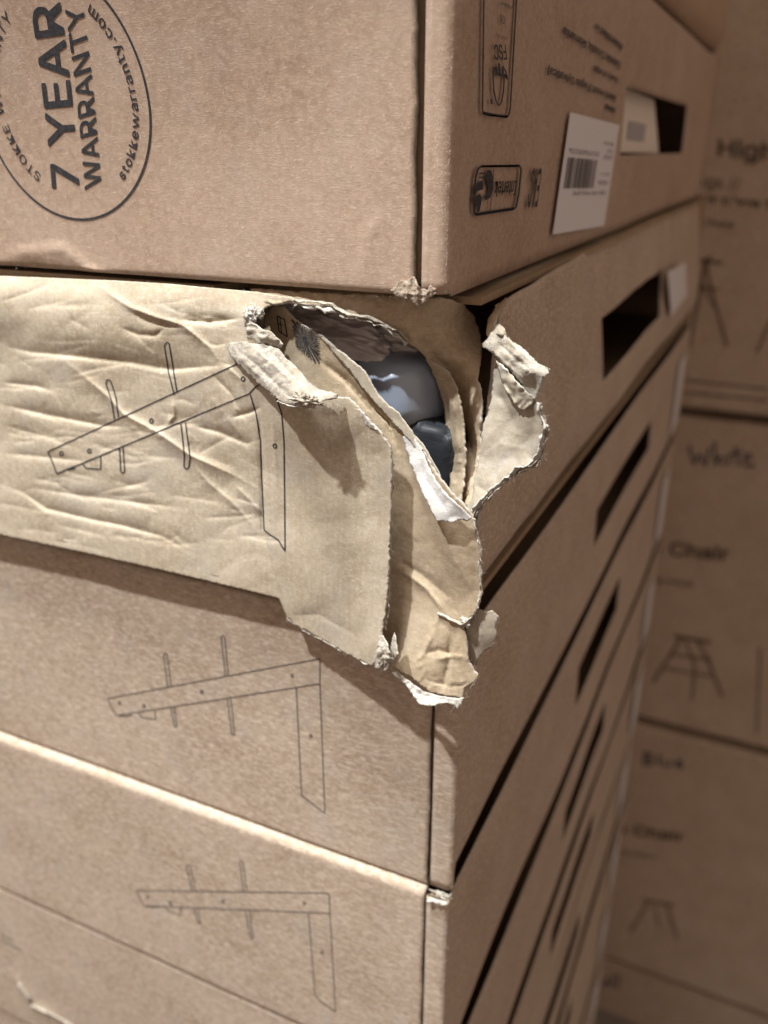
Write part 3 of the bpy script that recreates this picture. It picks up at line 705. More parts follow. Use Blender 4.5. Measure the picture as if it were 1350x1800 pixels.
# tail of the curl along the top of the loose corner: whitish ripped patch
ST = Surf([(594, 693, 12.6), (627, 712, 13.1), (665, 757, 12.6), (612, 722, 12.2), (640, 745, 12.2)], (), [(10, .35, 2.0, 'r')])
ST.build('ripped_patch', [(612, 726), (620, 717), (632, 720), (648, 738), (664, 757), (650, 752), (630, 741), (616, 737)], [KW, KW], box2, step=2.5, rag=1.4, thick=.0003)
# small ply strip and fuzzy bundle at the inner end of the tear
SS = Surf([(435, 571, 7.5), (456, 576, 7.8), (486, 593, 8.8), (496, 606, 8.4), (481, 608, 7.6), (440, 601, 7.0), (460, 592, 9.4)], (), [(14, .9, 6.0, 'r')])
SS.build('ply_strip', [(433, 569), (443, 568), (456, 576), (476, 583), (486, 593), (496, 606), (493, 612), (481, 609), (468, 604), (455, 605), (440, 602), (432, 590)], [KT, KW], box2, step=2.4, rag=1.2, thick=.0005)
for k, (x, y, r_, st) in enumerate(((436, 556, .0026, (.7, .7, 1.5)), (447, 551, .0021, (.8, .7, 1.5)), (457, 551, .0019, (.9, .7, 1.2)), (440, 566, .0017, (.9, .6, 1.0)))):
    crumple_clump('torn_wad', SA.at(np.array([float(x)]), np.array([float(y)]), .0012)[0], r_, box2, KW, 1.7 + k * 2.9, stretch=st)
fibres('loose_fibres', [SA.at(np.array([x]), np.array([y]), .002)[0] for x, y in ((428., 556.), (436., 548.), (446., 545.), (456., 545.), (462., 550.), (458., 560.))], 90, .0032, box2, dirs=(.2, -.7, .2))
# corrugation seen through the rip
for j in range(4):
    a = SA.at(np.array([430. + j * 5]), np.array([582. + j * 4]), .0012)[0]; b = SA.at(np.array([434. + j * 5]), np.array([600. + j * 3]), .0014)[0]
    V = [a, a + (.0009, -.0008, 0), b + (.0009, -.0008, 0), b, a + (.0016, .0002, 0), b + (.0016, .0002, 0)]
    mk('flute', V, [(0, 1, 2, 3), (1, 4, 5, 2)], KI, box2)
# split edge of the loose corner: second ply and fibres
ed = [(689, 800), (690, 850), (689, 900), (686, 920), (686, 960), (685, 1010), (681, 1060), (674, 1105)]
ragged_strip('torn_edge', [SA.at(np.array([min(x - 2., 686.)]), np.array([float(y)]), -.0022)[0] for x, y in ed], .0032, box2, KW, (.8, .1, 0), .15, 9.0)
fibres('loose_fibres', [SA.at(np.array([x - 2.]), np.array([float(y)]))[0] for x, y in ed], 120, .0016, box2, dirs=(.8, -.3, 0))
bt = [(505, 1086), (525, 1102), (560, 1122), (600, 1144), (640, 1163), (665, 1175), (688, 1176)]
ragged_strip('torn_edge', [SA.at(np.array([float(x)]), np.array([y - 2.]), -.0008)[0] for x, y in bt], .0016, box2, KW, (0, -.1, -.8), .2, 12.0)
fibres('loose_fibres', [SA.at(np.array([float(x)]), np.array([y - 1.]))[0] for x, y in bt], 150, .0020, box2, dirs=(0, -.5, -.7))
crumple_clump('torn_wad', SA.at(np.array([676.]), np.array([1158.]), .0)[0], .0040, box2, KT, 5.5, stretch=(.9, .6, 1.1))
SW = Surf([(664, 1120, 15.5), (674, 1112, 15), (690, 1165, 16.5), (668, 1176, 17), (650, 1165, 15.5), (676, 1145, 18.5)], [([(670, 1115), (676, 1140), (672, 1175)], -1.2, 4, 4), ([(682, 1135), (684, 1170)], .9, 3, 4)], [(12, .9, 2.0, 'r')])
SW.build('crushed_tip', [(668, 1112), (676, 1122), (684, 1142), (694, 1160), (693, 1172), (680, 1180), (664, 1178), (652, 1170), (660, 1150)], [KT, KW], box2, step=2.4, rag=1.4, thick=.0005)
SH = Surf([(688, 1150, 13), (690, 1110, 12), (694, 1140, 14.5)], (), [(10, .5, 3.3, 'r')])
SH.build('ply_shred', [(684, 1150), (687, 1130), (693, 1112), (696, 1128), (699, 1150), (694, 1158)], [KT, KW], box2, step=2.4, rag=1, thick=.0004)

# inner board of the corner, swung outwards
C_ITEMS = [([(561, 634), (607, 667), (644, 707), (682, 742), (700, 790)], -2.2, 9, 4),
           ([(705, 1005), (722, 1014), (750, 1035), (768, 1058), (785, 1080)], .9, 6, 5),
           ([(735, 800), (752, 860), (775, 920), (800, 985), (835, 1050)], .9, 14, 18),
           ([(700, 985), (740, 1008), (800, 1060)], -.7, 10, 10),
           ([(745, 1150), (770, 1142), (800, 1150)], -.7, 4, 4), ([(762, 1160), (800, 1152), (822, 1158)], .6, 4, 5), ([(722, 1170), (745, 1150), (765, 1105)], .6, 6, 6), ([(790, 1110), (790, 1160), (775, 1225)], -1.1, 6, 9), ([(780, 1205), (822, 1198)], .5, 4, 4), ([(745, 1195), (790, 1205), (830, 1200)], -.7, 4, 5)]
C_ITEMS = [(p, a * 1.5, wa * .7, wb * .7) for p, a, wa, wb in C_ITEMS]
for _ in range(26):
    x_, y_ = _r.uniform(700, 830), _r.uniform(1090, 1215); L_ = _r.uniform(12, 45); a_ = R(_r.choice((_r.gauss(10, 12), _r.gauss(-50, 14), _r.gauss(95, 10))))
    C_ITEMS.append(([(x_, y_), (x_ + L_ * math.cos(a_), y_ + L_ * math.sin(a_))], _r.choice((-1, 1)) * _r.uniform(.2, .55), 4, 3))
for _ in range(10):
    x_, y_ = _r.uniform(690, 820), _r.uniform(850, 1060); L_ = _r.uniform(30, 80); a_ = R(_r.gauss(48, 10))
    C_ITEMS.append(([(x_, y_), (x_ + L_ * math.cos(a_), y_ + L_ * math.sin(a_))], _r.choice((-1, 1)) * _r.uniform(.15, .35), 6, 4))
C_CTRL = [(470, 560, -9), (487, 535, -7), (515, 560, -4.5), (545, 580, -3.5), (600, 620, -3), (640, 652, -2.2), (672, 705, -1), (720, 755, 1.2), (760, 820, 3.6), (800, 870, 5.2), (832, 908, 5.5), (540, 640, -3), (600, 720, -1), (650, 800, 0), (700, 850, 1.5),
          (720, 950, 2.5), (770, 920, 5), (846, 970, 5.5), (846, 1040, 5.0), (800, 1000, 5.8), (740, 1060, 3.8), (690, 1050, 1.6), (660, 1000, 1.0), (815, 1100, 7.5), (838, 1190, 9.5), (812, 1232, 11), (760, 1222, 11.5), (700, 1180, 9), (745, 1140, 8.6), (680, 1130, 5)]
SC = Surf(C_CTRL, C_ITEMS, [(95, .35, 4.4, 'f'), (50, .18, 6.2, 'r')])
C_POLY = [(480, 536), (496, 538), (505, 545), (515, 560), (527, 567), (545, 580), (558, 587), (567, 592), (600, 620), (640, 652), (655, 680), (672, 705), (700, 727), (722, 757), (742, 792), (760, 822), (775, 845), (800, 872), (832, 906), (838, 935), (846, 968), (843, 1000), (847, 1040), (842, 1065), (828, 1086), (812, 1098), (820, 1125), (823, 1160), (840, 1188), (834, 1199), (818, 1208), (812, 1228), (790, 1225), (760, 1219), (742, 1208), (724, 1192), (712, 1188), (696, 1178), (676, 1150), (660, 1080), (658, 1000), (660, 850), (640, 780), (580, 725), (520, 690), (480, 640), (462, 590), (464, 560)]
SC.build('inner_panel', C_POLY, [KI, KW, KB], box2, step=3.4, rag=1.6, thick=.0012, back=2)
# printed sunburst and square on the inner board
parts = []
cx_, cy_ = 535.5, 597.0
quad = [(512, 560), (560, 586), (561, 641), (519, 610)]
def on_border(a):
    d = np.array([math.cos(a), math.sin(a)]); best = 60
    for i in range(4):
        p, q_ = np.array(quad[i], float) - (cx_, cy_), np.array(quad[(i + 1) % 4], float) - (cx_, cy_); e = q_ - p
        den = d[0] * e[1] - d[1] * e[0]
        if abs(den) < 1e-9: continue
        t = (p[0] * e[1] - p[1] * e[0]) / den; u = (p[0] * d[1] - p[1] * d[0]) / den
        if t > 0 and 0 <= u <= 1: best = min(best, t)
    return best
for i in range(44):
    a = 2 * math.pi * i / 44; wdt = 2 * math.pi / 44 * .31; r0, r1_ = 5.0, on_border(a) * .97
    if r1_ < 6: continue
    pts = []
    for f in np.linspace(0, 1, 14): rr_ = r0 + (r1_ - r0) * f; pts.append((cx_ + rr_ * math.cos(a - wdt), cy_ + rr_ * math.sin(a - wdt), cx_ + rr_ * math.cos(a + wdt), cy_ + rr_ * math.sin(a + wdt)))
    A = np.array(pts); Va = SC.at(A[:, 0], A[:, 1], .0007); Vb = SC.at(A[:, 2], A[:, 3], .0007)
    parts.append((np.concatenate([Va, Vb]), [(j, j + 1, 14 + j + 1, 14 + j) for j in range(13)]))
co = np.array(oval((cx_, cy_), 4.6, 5.4, 16)); parts.append((SC.at(co[:, 0], co[:, 1], .0008), [tuple(range(16))]))
parts += [ribbon_px(SC.at, [(487, 555), (500, 562), (505, 592), (490, 582)], 2.2, True, lift=.0003), ribbon_px(SC.at, [(488, 568), (497, 572)], 1.6, lift=.0003), ribbon_px(SC.at, [(492, 558), (495, 586)], 1.6, lift=.0003)]
V, Fc = join(parts); mk('sunburst_print', V, Fc, INK, box2, smooth=False)
# pale plies along its upper edge
SE = Surf([(562, 590, -2.6), (600, 618, -1.6), (640, 650, -.6), (672, 703, .8), (720, 755, 3), (745, 795, 4.6), (630, 655, -.8), (660, 705, .8), (700, 752, 2.4), (725, 790, 3.8)], (), [(46, .35, 2.0, 'r')])
SE.build('edge_ply', [(562, 590), (600, 619), (640, 651), (656, 679), (673, 704), (701, 726), (723, 756), (744, 792), (730, 790), (712, 765), (690, 742), (662, 712), (640, 685), (618, 655), (590, 625)], [KP, KW], box2, step=2.8, rag=1.2, thick=.0004)
SF = Surf([(710, 770, 2.5), (726, 760, 3), (757, 832, 7), (806, 889, 10), (828, 910, 9), (785, 917, 11), (767, 915, 11), (736, 850, 6.5), (760, 870, 9.5)], [([(735, 800), (752, 850), (790, 905)], -.8, 6, 5), ([(748, 812), (780, 866), (822, 904)], .9, 4, 5)], [(34, .3, 5.0, 'r')])
SF.build('folded_liner', [(708, 768), (724, 760), (740, 788), (757, 830), (775, 858), (806, 888), (830, 910), (822, 916), (811, 913), (796, 918), (785, 917), (767, 916), (751, 884), (736, 850), (720, 811)], [KF, KW], box2, step=2.8, rag=1.5, thick=.0004)
SF2 = Surf([(735, 775, 0), (757, 805, 2), (774, 835, 3), (774, 855, 3), (750, 830, 2)], (), [(16, .3, 5.0, 'r')])
SF2.build('edge_ply', [(728, 764), (742, 778), (757, 804), (768, 824), (774, 836), (775, 856), (766, 846), (752, 828), (738, 800)], [KP, KW], box2, step=2.8, rag=.8, thick=.0004)
fibres('loose_fibres', [SC.at(np.array([float(x)]), np.array([float(y)]), .0005)[0] for x, y in ((832, 908), (838, 935), (846, 968), (843, 1000), (847, 1040), (842, 1065), (828, 1086))], 190, .0030, box2, dirs=(.8, -.4, 0))
fibres('loose_fibres', [SC.at(np.array([float(x)]), np.array([float(y)]), .0005)[0] for x, y in ((820, 1125), (823, 1160), (840, 1188), (834, 1199), (812, 1228))], 120, .0030, box2, dirs=(.7, -.4, -.2))
ragged_strip('torn_edge', [SC.at(np.array([float(x)]), np.array([float(y)]), -.0008)[0] for x, y in ((830, 908), (837, 935), (844, 968), (841, 1000), (844, 1040), (838, 1065), (826, 1086))], .0020, box2, KT, (.8, -.2, 0), .4, 15.0)
ragged_strip('torn_edge', [SC.at(np.array([float(x)]), np.array([float(y)]), .0003)[0] for x, y in ((770, 1076), (785, 1082), (800, 1090), (815, 1096), (828, 1084))], .0018, box2, KT, (0, -.3, -.5), .5, 18.0)
crumple_clump('torn_wad', SC.at(np.array([818.]), np.array([1094.]), .0005)[0], .0019, box2, KW, 4.1, stretch=(1, .6, 1.1))
# whitish lip hanging under the corner
SL = Surf([(688, 1184, 12.0), (718, 1198, 12.5), (760, 1222, 13), (807, 1229, 12), (804, 1246, 13), (737, 1237, 15), (713, 1204, 13.5), (770, 1235, 15)], [([(700, 1186), (740, 1222), (800, 1234)], -.7, 4, 4)], [(14, .5, 2.0, 'r')])
SL.build('hanging_lip', [(688, 1183), (697, 1180), (718, 1197), (741, 1213), (760, 1220), (783, 1225), (807, 1227), (815, 1226), (811, 1237), (805, 1248), (794, 1236), (779, 1236), (758, 1241), (737, 1238), (727, 1224), (713, 1203)], [KW, KW], box2, step=2.6, rag=1.3, thick=.0004)
fibres('loose_fibres', SL.edge, 90, .0020, box2, dirs=(.2, -.4, -.6))
# grey scrap of liner sticking out at the corner
SG = Surf([(823, 1083, 3.5), (844, 1072, 3.0), (877, 1083, 2.0), (865, 1139, 2.5), (837, 1170, 4.0), (818, 1114, 5), (848, 1115, 4.5)], [([(835, 1085), (840, 1120), (832, 1160)], -.7, 5, 5)], [(34, .35, 7.0, 'r')])
SG.build('liner_scrap', [(823, 1083), (833, 1075), (844, 1071), (856, 1076), (865, 1073), (877, 1083), (872, 1102), (875, 1114), (865, 1139), (849, 1146), (837, 1170), (825, 1166), (816, 1142), (818, 1112)], [KP, KT], box2, step=2.8, rag=1.5, thick=.0003)
fibres('loose_fibres', SG.edge, 70, .0022, box2, dirs=(.5, -.4, 0))

# torn top sheet sagging into the hole, and the brown wall it turns into
zt_in = zt2 - .001
T_CTRL = [(470, 520, -1), (525, 527, -1), (560, 540, -1.5), (620, 556, -4), (665, 566, -7), (718, 602, -14), (744, 624, -20), (770, 676, -26), (784, 739, -28), (790, 800, -25), (790, 868, -15), (811, 892, -6), (827, 884, -5), (837, 824, -12), (845, 740, -17), (840, 680, -22), (820, 640, -24), (780, 600, -20), (790, 560, -24), (843, 600, -44), (835, 556, -50), (815, 760, -24), (800, 850, -16), (790, 660, -27)]
for x, y in ((780, 525), (740, 522), (680, 518), (600, 516), (525, 512), (470, 508)): T_CTRL.append((x, y, offZ(x, y, zt_in) * 1000))
ST2 = Surf(T_CTRL, [([(735, 605), (757, 630), (785, 672), (795, 720), (800, 780), (815, 850), (822, 880)], 5.5, 8, 8), ([(750, 615), (780, 640), (790, 650)], -1.6, 6, 6), ([(795, 700), (815, 750), (836, 815)], -5, 8, 6), ([(770, 650), (800, 690), (812, 740), (818, 800)], -4.5, 7, 6), ([(740, 612), (765, 640), (775, 670)], -1.2, 5, 5), ([(788, 800), (800, 808), (815, 812)], -.9, 5, 5), ([(790, 830), (808, 834)], .8, 5, 5)], [(40, .9, 8.8, 'f'), (20, .5, 1.2, 'r')])
T_POLY = [(440, 506), (525, 512), (600, 516), (680, 518), (740, 522), (785, 525), (815, 534), (834, 556), (845, 590), (848, 620), (843, 648), (840, 668), (846, 690), (846, 720), (843, 759), (845, 785), (838, 824), (832, 863), (828, 886), (811, 893), (792, 870), (790, 837), (793, 811), (790, 785), (786, 759), (784, 739), (780, 707), (770, 676), (757, 645), (744, 624), (730, 612), (718, 604), (702, 585), (677, 573), (650, 561), (619, 558), (594, 545), (587, 539), (540, 535), (510, 530), (484, 534), (460, 530), (440, 522)]
ST2.build('top_panel', T_POLY, [KI, KW, KB], box2, step=3.6, rag=1.6, thick=.0012, back=2)
SQ = Surf([(757, 645, -21), (770, 676, -22), (784, 739, -23), (790, 800, -20), (790, 868, -11), (808, 882, -4), (817, 830, -8), (815, 760, -11), (806, 700, -13), (788, 655, -16), (798, 780, -15), (796, 720, -16)],
          [([(786, 790), (800, 797), (815, 795)], -1.2, 4, 3), ([(790, 808), (804, 813), (816, 808)], 1.1, 4, 3), ([(789, 826), (803, 832), (814, 828)], -1.2, 4, 3), ([(790, 848), (806, 852)], 1.0, 4, 3), ([(775, 665), (798, 720), (806, 790), (806, 860)], 1.6, 5, 4), ([(765, 655), (787, 715), (795, 790), (797, 850)], -1.4, 4, 4)], [(30, .5, 8.1, 'r')])
SQ.build('wall_ply', [(748, 630), (762, 636), (788, 655), (800, 678), (808, 704), (814, 740), (816, 770), (818, 800), (816, 835), (812, 865), (809, 886), (796, 876), (790, 862), (790, 837), (793, 811), (789, 785), (785, 759), (783, 739), (779, 707), (769, 676), (756, 647)], [KI, KT], box2, step=2.8, rag=1.4, thick=.0007)
te = [(521, 533), (560, 537), (587, 540), (594, 546), (619, 559), (650, 562), (677, 574), (702, 586), (718, 604)]
TE = np.array([ST2.at(np.array([float(x)]), np.array([float(y)]), .0010)[0] for x, y in te])
ragged_strip('torn_edge', TE, .0032, box2, KW, (.1, -.4, -.5), .5, 21.0)
ragged_strip('torn_edge', TE + np.array([0, -.0006, .0016]), .0022, box2, KT, (0, -.5, -.3), .6, 24.0)
fibres('loose_fibres', TE, 170, .0024, box2, dirs=(.2, -.6, -.4))
slab('top_panel', (XL + .003, .032, zt2 - .0060), (-.0085, YB - .004, zt2 - .0030), KB, box2, 0)
slab('top_panel', (XL + .003, .004, zt2 - .0045), (-.115, .0305, zt2 - .0012), KB, box2, 0)
slab('bottom_panel', (XL + .003, .004, zb2 + .0016), (-.006, YB - .004, zb2 + .005), KB, box2, 0)
slab('back_panel', (XL, YB - .003, zb2 + .001), (-.0035, YB + .001, zt2 - .001), KR, box2)
slab('end_panel', (XL - .003, .004, zb2 + .001), (XL, YB - .004, zt2 - .001), KR, box2)

# side panel of the torn box, rolled inwards along its lower edge
h2 = hole_from([(1070, 552), (1165, 487), (1163, 560), (1073, 650)], 0.0, 0.0)
yfront = [(0.0, .030), (.045, .028), (.10, .024), (.15, .020), (.20, .016)]
ss = sorted(set([0, .002, .004, .007, .011, .016, .022, .03, .04, .05] + list(np.linspace(.065, YB, 46)) + [h2[0], h2[1]]))
HT = zt2 - zb2 - .003
ts = sorted(set(list(np.linspace(.012, HT, 36)) + [h2[2] - zb2, h2[3] - zb2]))
def sp(s, t):
    f0 = .008 + .030 * max(0, min(1, (t / HT - .25) / .75)) ** 1.3 + .0035 * noise.noise((t * 90, 2.2, 1.0))
    y = s + f0 * max(0.0, 1 - s / .2)
    z = zb2 + min(t, HT); x = .0025 * math.sin(math.pi * min(t, HT) / HT) * math.exp(-y / .25)
    if t < .030:                                  # lower edge rolls inwards
        q = (.030 - t) / .030; x -= .016 * q * q; z += .004 * q * q
    if t > HT:
        q = min((t - HT) / .003, 1) * math.pi / 2; x -= .003 * (1 - math.cos(q)); z = zb2 + HT + .0028 * math.sin(q)
        if t > HT + .003: x -= t - HT - .003
    x -= (.0035 + .0075 * min(1, y / .30)) * max(0, t / HT - .35) / .65
    z -= .0045 * math.exp(-y / .10) * max(0, (t / HT - .5) / .5)
    x += .0022 * noise.noise((y * 7, z * 11, 4.4)) * min(1, y / .05) + .0008 * noise.noise((y * 40, z * 16, 6.4))
    return (x, y, z)
V, Fc = grid_mesh(ss, ts, sp, lambda s, t: not (h2[0] < s < h2[1] and h2[2] - zb2 < t < h2[3] - zb2))
solid(mk('side_panel', V, Fc, [K3, KT, KB], box2), .0012, rim=1, back=2)
o = mk('address_label', [onR(*p, .0035) for p in ((1174, 478), (1205, 462), (1207, 520), (1180, 556))], [(0, 3, 2, 1)], LAB, box2, smooth=False); solid(o, .0003)

# side flap folded outwards
D_L = [(862, 592), (850, 608), (866, 622), (872, 636), (865, 656), (866, 681), (860, 715), (853, 738), (847, 759), (846, 780), (842, 811), (834, 842), (831, 863), (829, 876), (818, 895)]
D_R = [(828, 906), (847, 884), (860, 868), (881, 847), (910, 824), (933, 819), (948, 806), (953, 790), (955, 764), (961, 749), (951, 728), (948, 710), (938, 702), (944, 690), (951, 676), (956, 661), (963, 650), (943, 640), (928, 624), (915, 611), (899, 601), (884, 588), (871, 582)]
D_CTRL = [(862, 592, -20), (872, 636, -18), (866, 681, -16), (853, 738, -13), (846, 780, -10), (834, 842, -6), (818, 895, -1), (828, 906, 1), (860, 868, -1), (910, 824, -1), (948, 806, 0), (955, 764, 1), (951, 728, 0), (944, 690, 0), (963, 650, 0), (928, 624, -4), (899, 601, -11), (880, 586, -17), (900, 660, -9), (890, 740, -9), (910, 780, -5), (870, 810, -7)]
SD = Surf(D_CTRL, [([(880, 600), (905, 622), (930, 650), (942, 668)], 2.4, 6, 6), ([(870, 618), (895, 648), (915, 675), (935, 700)], -3.0, 6, 5), ([(880, 640), (900, 680), (930, 712)], 1.5, 6, 6), ([(866, 680), (885, 705), (900, 735), (905, 760)], -1.0, 12, 9), ([(940, 720), (935, 770), (930, 800)], -.9, 6, 9), ([(845, 800), (880, 780), (930, 790)], .6, 15, 12), ([(835, 850), (850, 862), (862, 866)], -.8, 6, 5)],
          [(50, .9, 3.3, 'r'), (18, .2, 4.1, 'f')])
SD.build('torn_side_flap', D_L + D_R, [KP, KW, KR], box2, step=2.9, rag=1.9, thick=.0013, back=2)
rim = [(828, 904), (847, 882), (860, 866), (881, 846), (910, 823), (933, 817), (947, 805), (952, 790), (954, 764), (959, 749), (950, 728), (946, 708)]
RM = np.array([SD.at(np.array([float(x)]), np.array([float(y)]), .0006)[0] for x, y in rim])
ragged_strip('torn_edge', RM, .0026, box2, KW, (-.35, -.4, .4), .5, 30.0)
ragged_strip('torn_edge', RM + np.array([.0005, .002, -.001]), .0024, box2, KT, (.4, -.1, -.3), .4, 33.0)
fibres('loose_fibres', RM, 420, .0034, box2, dirs=(.7, -.4, -.2))
# crushed roll along the upper edge of that flap
SR = Surf([(860, 590, -17), (848, 610, -16), (880, 622, -11), (905, 648, -6), (930, 672, -2), (945, 690, 1), (960, 652, 3), (940, 640, 0), (915, 612, -6), (885, 590, -13), (905, 625, -4), (930, 652, 4)],
          [([(872, 600), (900, 625), (935, 652)], -1.9, 4, 4), ([(885, 592), (915, 618), (945, 645)], 1.3, 4, 4), ([(862, 612), (890, 640), (925, 670)], 1.5, 4, 5), ([(905, 640), (918, 630)], -1.3, 4, 4), ([(922, 660), (936, 648)], -1.3, 4, 4)], [(30, 1.0, 5.5, 'r'), (9, .22, 2.5, 'f')])
SR.build('crushed_roll', [(862, 586), (871, 581), (886, 588), (901, 601), (917, 611), (930, 624), (944, 638), (964, 648), (962, 656), (954, 662), (950, 678), (944, 692), (938, 704), (926, 700), (917, 690), (920, 680), (908, 668), (900, 655), (886, 641), (874, 628), (866, 620), (849, 612), (846, 606), (856, 596)], [KT, KW], box2, step=2.3, rag=1.8, thick=.0008)
fibres('loose_fibres', SR.edge, 200, .0026, box2, dirs=(.4, -.7, .1))
# inner crumpled ply below the roll
SX = Surf([(876, 640, -10), (890, 668, -7), (900, 700, -5), (916, 718, -3), (940, 704, 0), (925, 690, -1), (905, 665, -4)], (), [(14, 1.1, 6.5, 'r')])
SX.build('ply_strip', [(872, 634), (882, 642), (896, 656), (906, 668), (922, 686), (940, 700), (934, 712), (918, 722), (906, 712), (894, 694), (884, 676), (876, 655)], [KP, KW], box2, step=2.5, rag=1.5, thick=.0005)
# front edge of the side panel above the flap
SV = Surf([(890, 520, -40), (878, 545, -34), (862, 570, -27), (858, 595, -22), (866, 590, -22), (870, 560, -28), (884, 540, -35)], (), [(14, .4, 6.5, 'r')])
SV.build('edge_ply', [(889, 522), (896, 524), (880, 545), (870, 568), (866, 590), (858, 596), (854, 585), (858, 560), (872, 538)], [KB, KT], box2, step=2.8, rag=1, thick=.0008)
SN = Surf([(868, 582, -20), (880, 572, -20), (892, 590, -14), (876, 600, -14), (880, 585, -12)], (), [(14, .4, 6.5, 'r')])
SN.build('edge_ply', [(864, 585), (868, 572), (878, 568), (888, 578), (894, 596), (884, 592), (872, 588)], [KP, KT], box2, step=2.8, rag=.8, thick=.0008)

# ================================================================== WRAPPED PARTS INSIDE THE TORN BOX
def lump(name, c, rad, rot, mat, label, cat, seed, dents=.06, expo=.7, film=0.0, group='wrapped parts inside the torn box'):
    V, Fc = [], []; nu, nv = (200, 120) if film else (64, 40)
    c = np.array(c); Rm = np.array(__import__('mathutils').Euler(rot).to_matrix())
    sp_ = lambda v: math.copysign(abs(v) ** expo, v)
    for j in range(nv + 1):
        th = math.pi * j / nv - math.pi / 2
        for i in range(nu):
            ph = 2 * math.pi * i / nu
            d = np.array([sp_(math.cos(th)) * sp_(math.cos(ph)), sp_(math.cos(th)) * sp_(math.sin(ph)), sp_(math.sin(th))])
            q = d * 1.7 + seed
            k = 1 + dents * (abs(noise.noise(q * 1.4)) * 2 - .5 + .5 * abs(noise.noise(q * 3.1)))
            if film:
                for f_, a_ in ((1.1, 1.0), (2.3, .55), (4.6, .28), (9.0, .1)):
                    k += film * a_ * ((1 - min(1, abs(noise.noise(q * f_ + f_)) * 2.6)) ** 3 - .2)
            V.append(c + Rm @ (d * np.array(rad) * k))
    for j in range(nv):
        for i in range(nu): Fc.append((j * nu + i, j * nu + (i + 1) % nu, (j + 1) * nu + (i + 1) % nu, (j + 1) * nu + i))
    o = mk(name, V, Fc, mat, loc=(c[0], c[1], c[2] - rad[2])); o['label'] = label; o['category'] = cat; o['group'] = group
    return o
def inn(x, y, off): return onL(x, y, off)
lump('wrapped_part', inn(600, 578, -.052), (.046, .028, .0150), (0, R(12), R(-10)), BAG, 'crinkled greyish plastic bag under the torn top edge of the hole', 'plastic bag', 2.0, .10, .9, film=.16)
lump('moulded_part', inn(694, 674, -.044), (.030, .028, .0165), (0, R(-4), R(-15)), GREYP, 'smooth rounded grey plastic part in the middle of the hole', 'plastic part', 4.0, .015, .55)
lump('moulded_part', inn(700, 772, -.046), (.032, .028, .012), (0, R(6), R(-10)), plain('pale_blue_plastic', (.55, .62, .70), .3, .5), 'pale bluish plastic part below the grey one in the hole', 'plastic part', 6.0, .03, .5)
lump('moulded_part', inn(772, 830, -.036), (.014, .020, .027), (0, R(8), R(0)), BLK, 'black part in clear film at the bottom of the hole', 'plastic part', 8.0, .03, .3, film=.008)

# ================================================================== BOXES STANDING BEHIND
YW = .98
zs = [onL(1230, y, -YW)[2] for y in (721, 1292, 1745)]
def bg_box(z0, z1, x0, label, jy):
    t = thing('upright_carton', label, 'cardboard box', (x0 + .4, YW + jy + .07, z0), 'upright cartons behind the stack')
    o = slab('carton_body', (x0, YW + jy, z0 + .001), (x0 + .80, YW + jy + .14, z1 - .014), K3, t, .006)
    return t
gap = (zs[0] - zs[1] + zs[1] - zs[2]) / 2
names = ['upright box behind, uppermost, with bold heading and chair outline', 'upright box behind with blue marker handwriting beginning with W', 'upright box behind with short marker word, third from the top', 'upright box behind in the lower right corner, lowest of the row']
edges = [zs[0] + gap, zs[0], zs[1], zs[2], zs[2] - gap]
bgb = [bg_box(edges[i + 1], edges[i], [-.10, -.13, -.12, -.11][i], names[i], [0, .006, .002, .008][i]) for i in range(4)]
def wq(i, s, bl, br, tr, tl, off=.0):
    f = lambda p: onL(p[0], p[1], -(YW + [0, .006, .002, .008][i]) + .0012)
    return text_quad(s, [f(bl), f(br), f(tr), f(tl)], off)
def wr(i, pl, width, closed=False):
    off = -(YW + [0, .006, .002, .008][i]) + .0012
    return ribbon_px(lambda a, b, l: np.array([onL(x, y, off) for x, y in zip(a, b)]), pl, width, closed, step=8)
def put(i, name, parts, mat): V, Fc = join(parts); mk(name, V, Fc, mat, bgb[i], smooth=False)
BROWNINK = ink_mat('background_ink', (.11, .085, .065), .3)
DRAWINK = ink_mat('background_drawing_ink', (.17, .125, .09), .3)
put(0, 'heading_print', [wq(0, 'High Chair', (1262, 281), (1502, 306), (1504, 262), (1264, 244), .012), wq(0, 'legs //', (1216, 333), (1300, 340), (1302, 311), (1218, 305)), wq(0, 'o wt c\'we hvit', (1200, 352), (1400, 372), (1400, 354), (1202, 337), .01), wq(0, 'o. A Chaise', (1205, 394), (1290, 402), (1292, 388), (1207, 380))], BROWNINK)
put(0, 'chair_drawing', [wr(0, [(1212, 610), (1240, 460), (1250, 450)], 5), wr(0, [(1278, 610), (1248, 500), (1240, 455)], 5), wr(0, [(1200, 455), (1270, 462)], 6), wr(0, [(1205, 500), (1262, 510)], 4), wr(0, [(1215, 470), (1255, 540)], 3), wr(0, [(1330, 620), (1356, 560)], 5)], DRAWINK)
put(0, 'border_print', [wr(0, [(1200, 668), (1350, 684)], 3), wr(0, [(1200, 690), (1350, 704)], 3)], BROWNINK)
put(1, 'heading_print', [wq(1, 'High Chair', (1080, 975), (1280, 992), (1281, 962), (1081, 944), .015)], BROWNINK)
put(1, 'subtitle_print', [wq(1, 'oak wood', (1136, 1023), (1216, 1033), (1217, 1020), (1137, 1010))], BROWNINK)
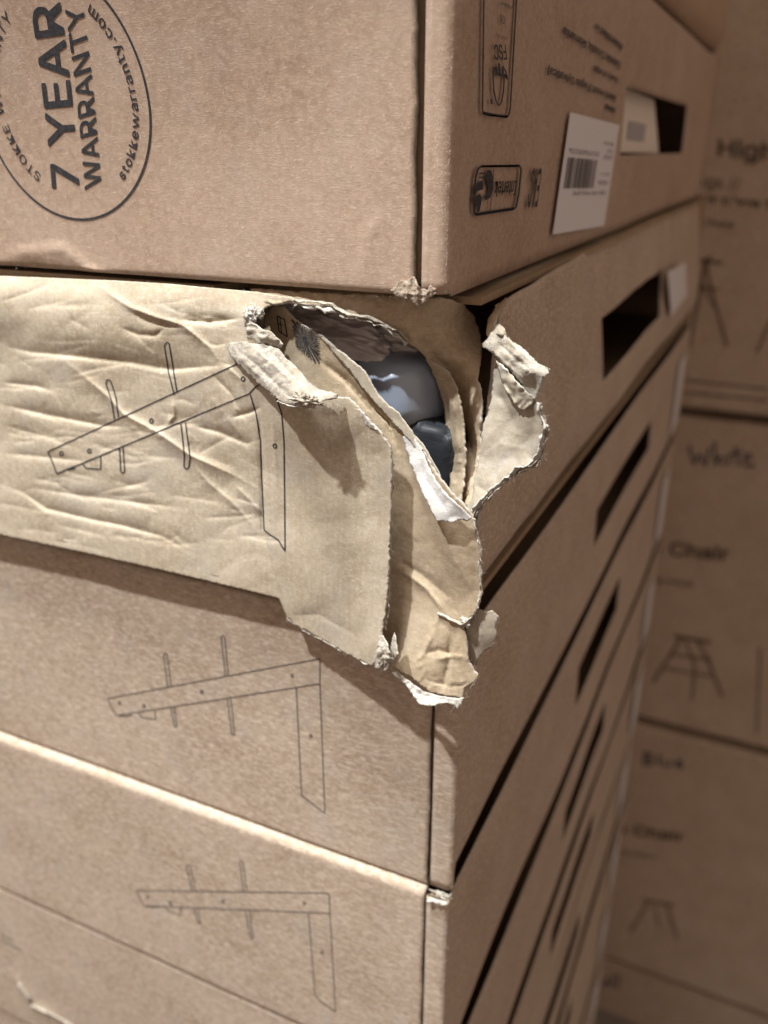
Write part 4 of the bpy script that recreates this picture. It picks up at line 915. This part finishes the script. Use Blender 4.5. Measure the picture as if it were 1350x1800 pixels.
put(1, 'marker_writing', [wr(1, [(1211, 782), (1220, 818), (1229, 797), (1240, 820), (1248, 786)], 4), wr(1, [(1256, 776), (1258, 820), (1262, 804), (1270, 803), (1272, 820)], 4), wr(1, [(1282, 798), (1282, 818)], 4), wr(1, [(1292, 784), (1298, 818), (1304, 816)], 4), wr(1, [(1284, 800), (1306, 794)], 4), wr(1, [(1308, 808), (1322, 803), (1316, 797), (1308, 806), (1312, 820), (1328, 818)], 4)], PEN)
put(1, 'chair_drawing', [wr(1, [(1148, 1200), (1192, 1130), (1200, 1120)], 5), wr(1, [(1270, 1225), (1240, 1150), (1225, 1125)], 5), wr(1, [(1185, 1118), (1250, 1130)], 6), wr(1, [(1180, 1150), (1250, 1160)], 4), wr(1, [(1205, 1125), (1222, 1175), (1216, 1232)], 4), wr(1, [(1168, 1175), (1256, 1190)], 3)], DRAWINK)
put(1, 'border_print', [wr(1, [(1336, 1140), (1330, 1290)], 3)], BROWNINK)
put(2, 'marker_writing', [wr(2, [(1134, 1322), (1132, 1345), (1146, 1343), (1148, 1336), (1136, 1333), (1146, 1328), (1136, 1322)], 4), wr(2, [(1158, 1326), (1158, 1346)], 4), wr(2, [(1166, 1336), (1168, 1347), (1178, 1347), (1180, 1336)], 4), wr(2, [(1188, 1344), (1200, 1341), (1193, 1336), (1188, 1346), (1200, 1350)], 4)], PEN)
put(2, 'heading_print', [wq(2, 'High Chair', (1030, 1462), (1200, 1484), (1202, 1464), (1032, 1438), .015)], BROWNINK)
put(2, 'subtitle_print', [wq(2, 'hazy grey edition', (1050, 1497), (1152, 1512), (1153, 1503), (1051, 1487))], BROWNINK)
put(2, 'chair_drawing', [wr(2, [(1108, 1640), (1140, 1585)], 4), wr(2, [(1190, 1650), (1172, 1590)], 4), wr(2, [(1130, 1582), (1185, 1592)], 4), wr(2, [(1150, 1590), (1158, 1630)], 3)], ink_mat('faint_ink', (.18, .13, .095), .2))
put(3, 'marker_writing', [wr(3, [(1052, 1712), (1060, 1736), (1066, 1720), (1074, 1738), (1078, 1714)], 4), wr(3, [(1086, 1710), (1086, 1740)], 4)], ink_mat('faint_pen', (.12, .10, .12), .2))
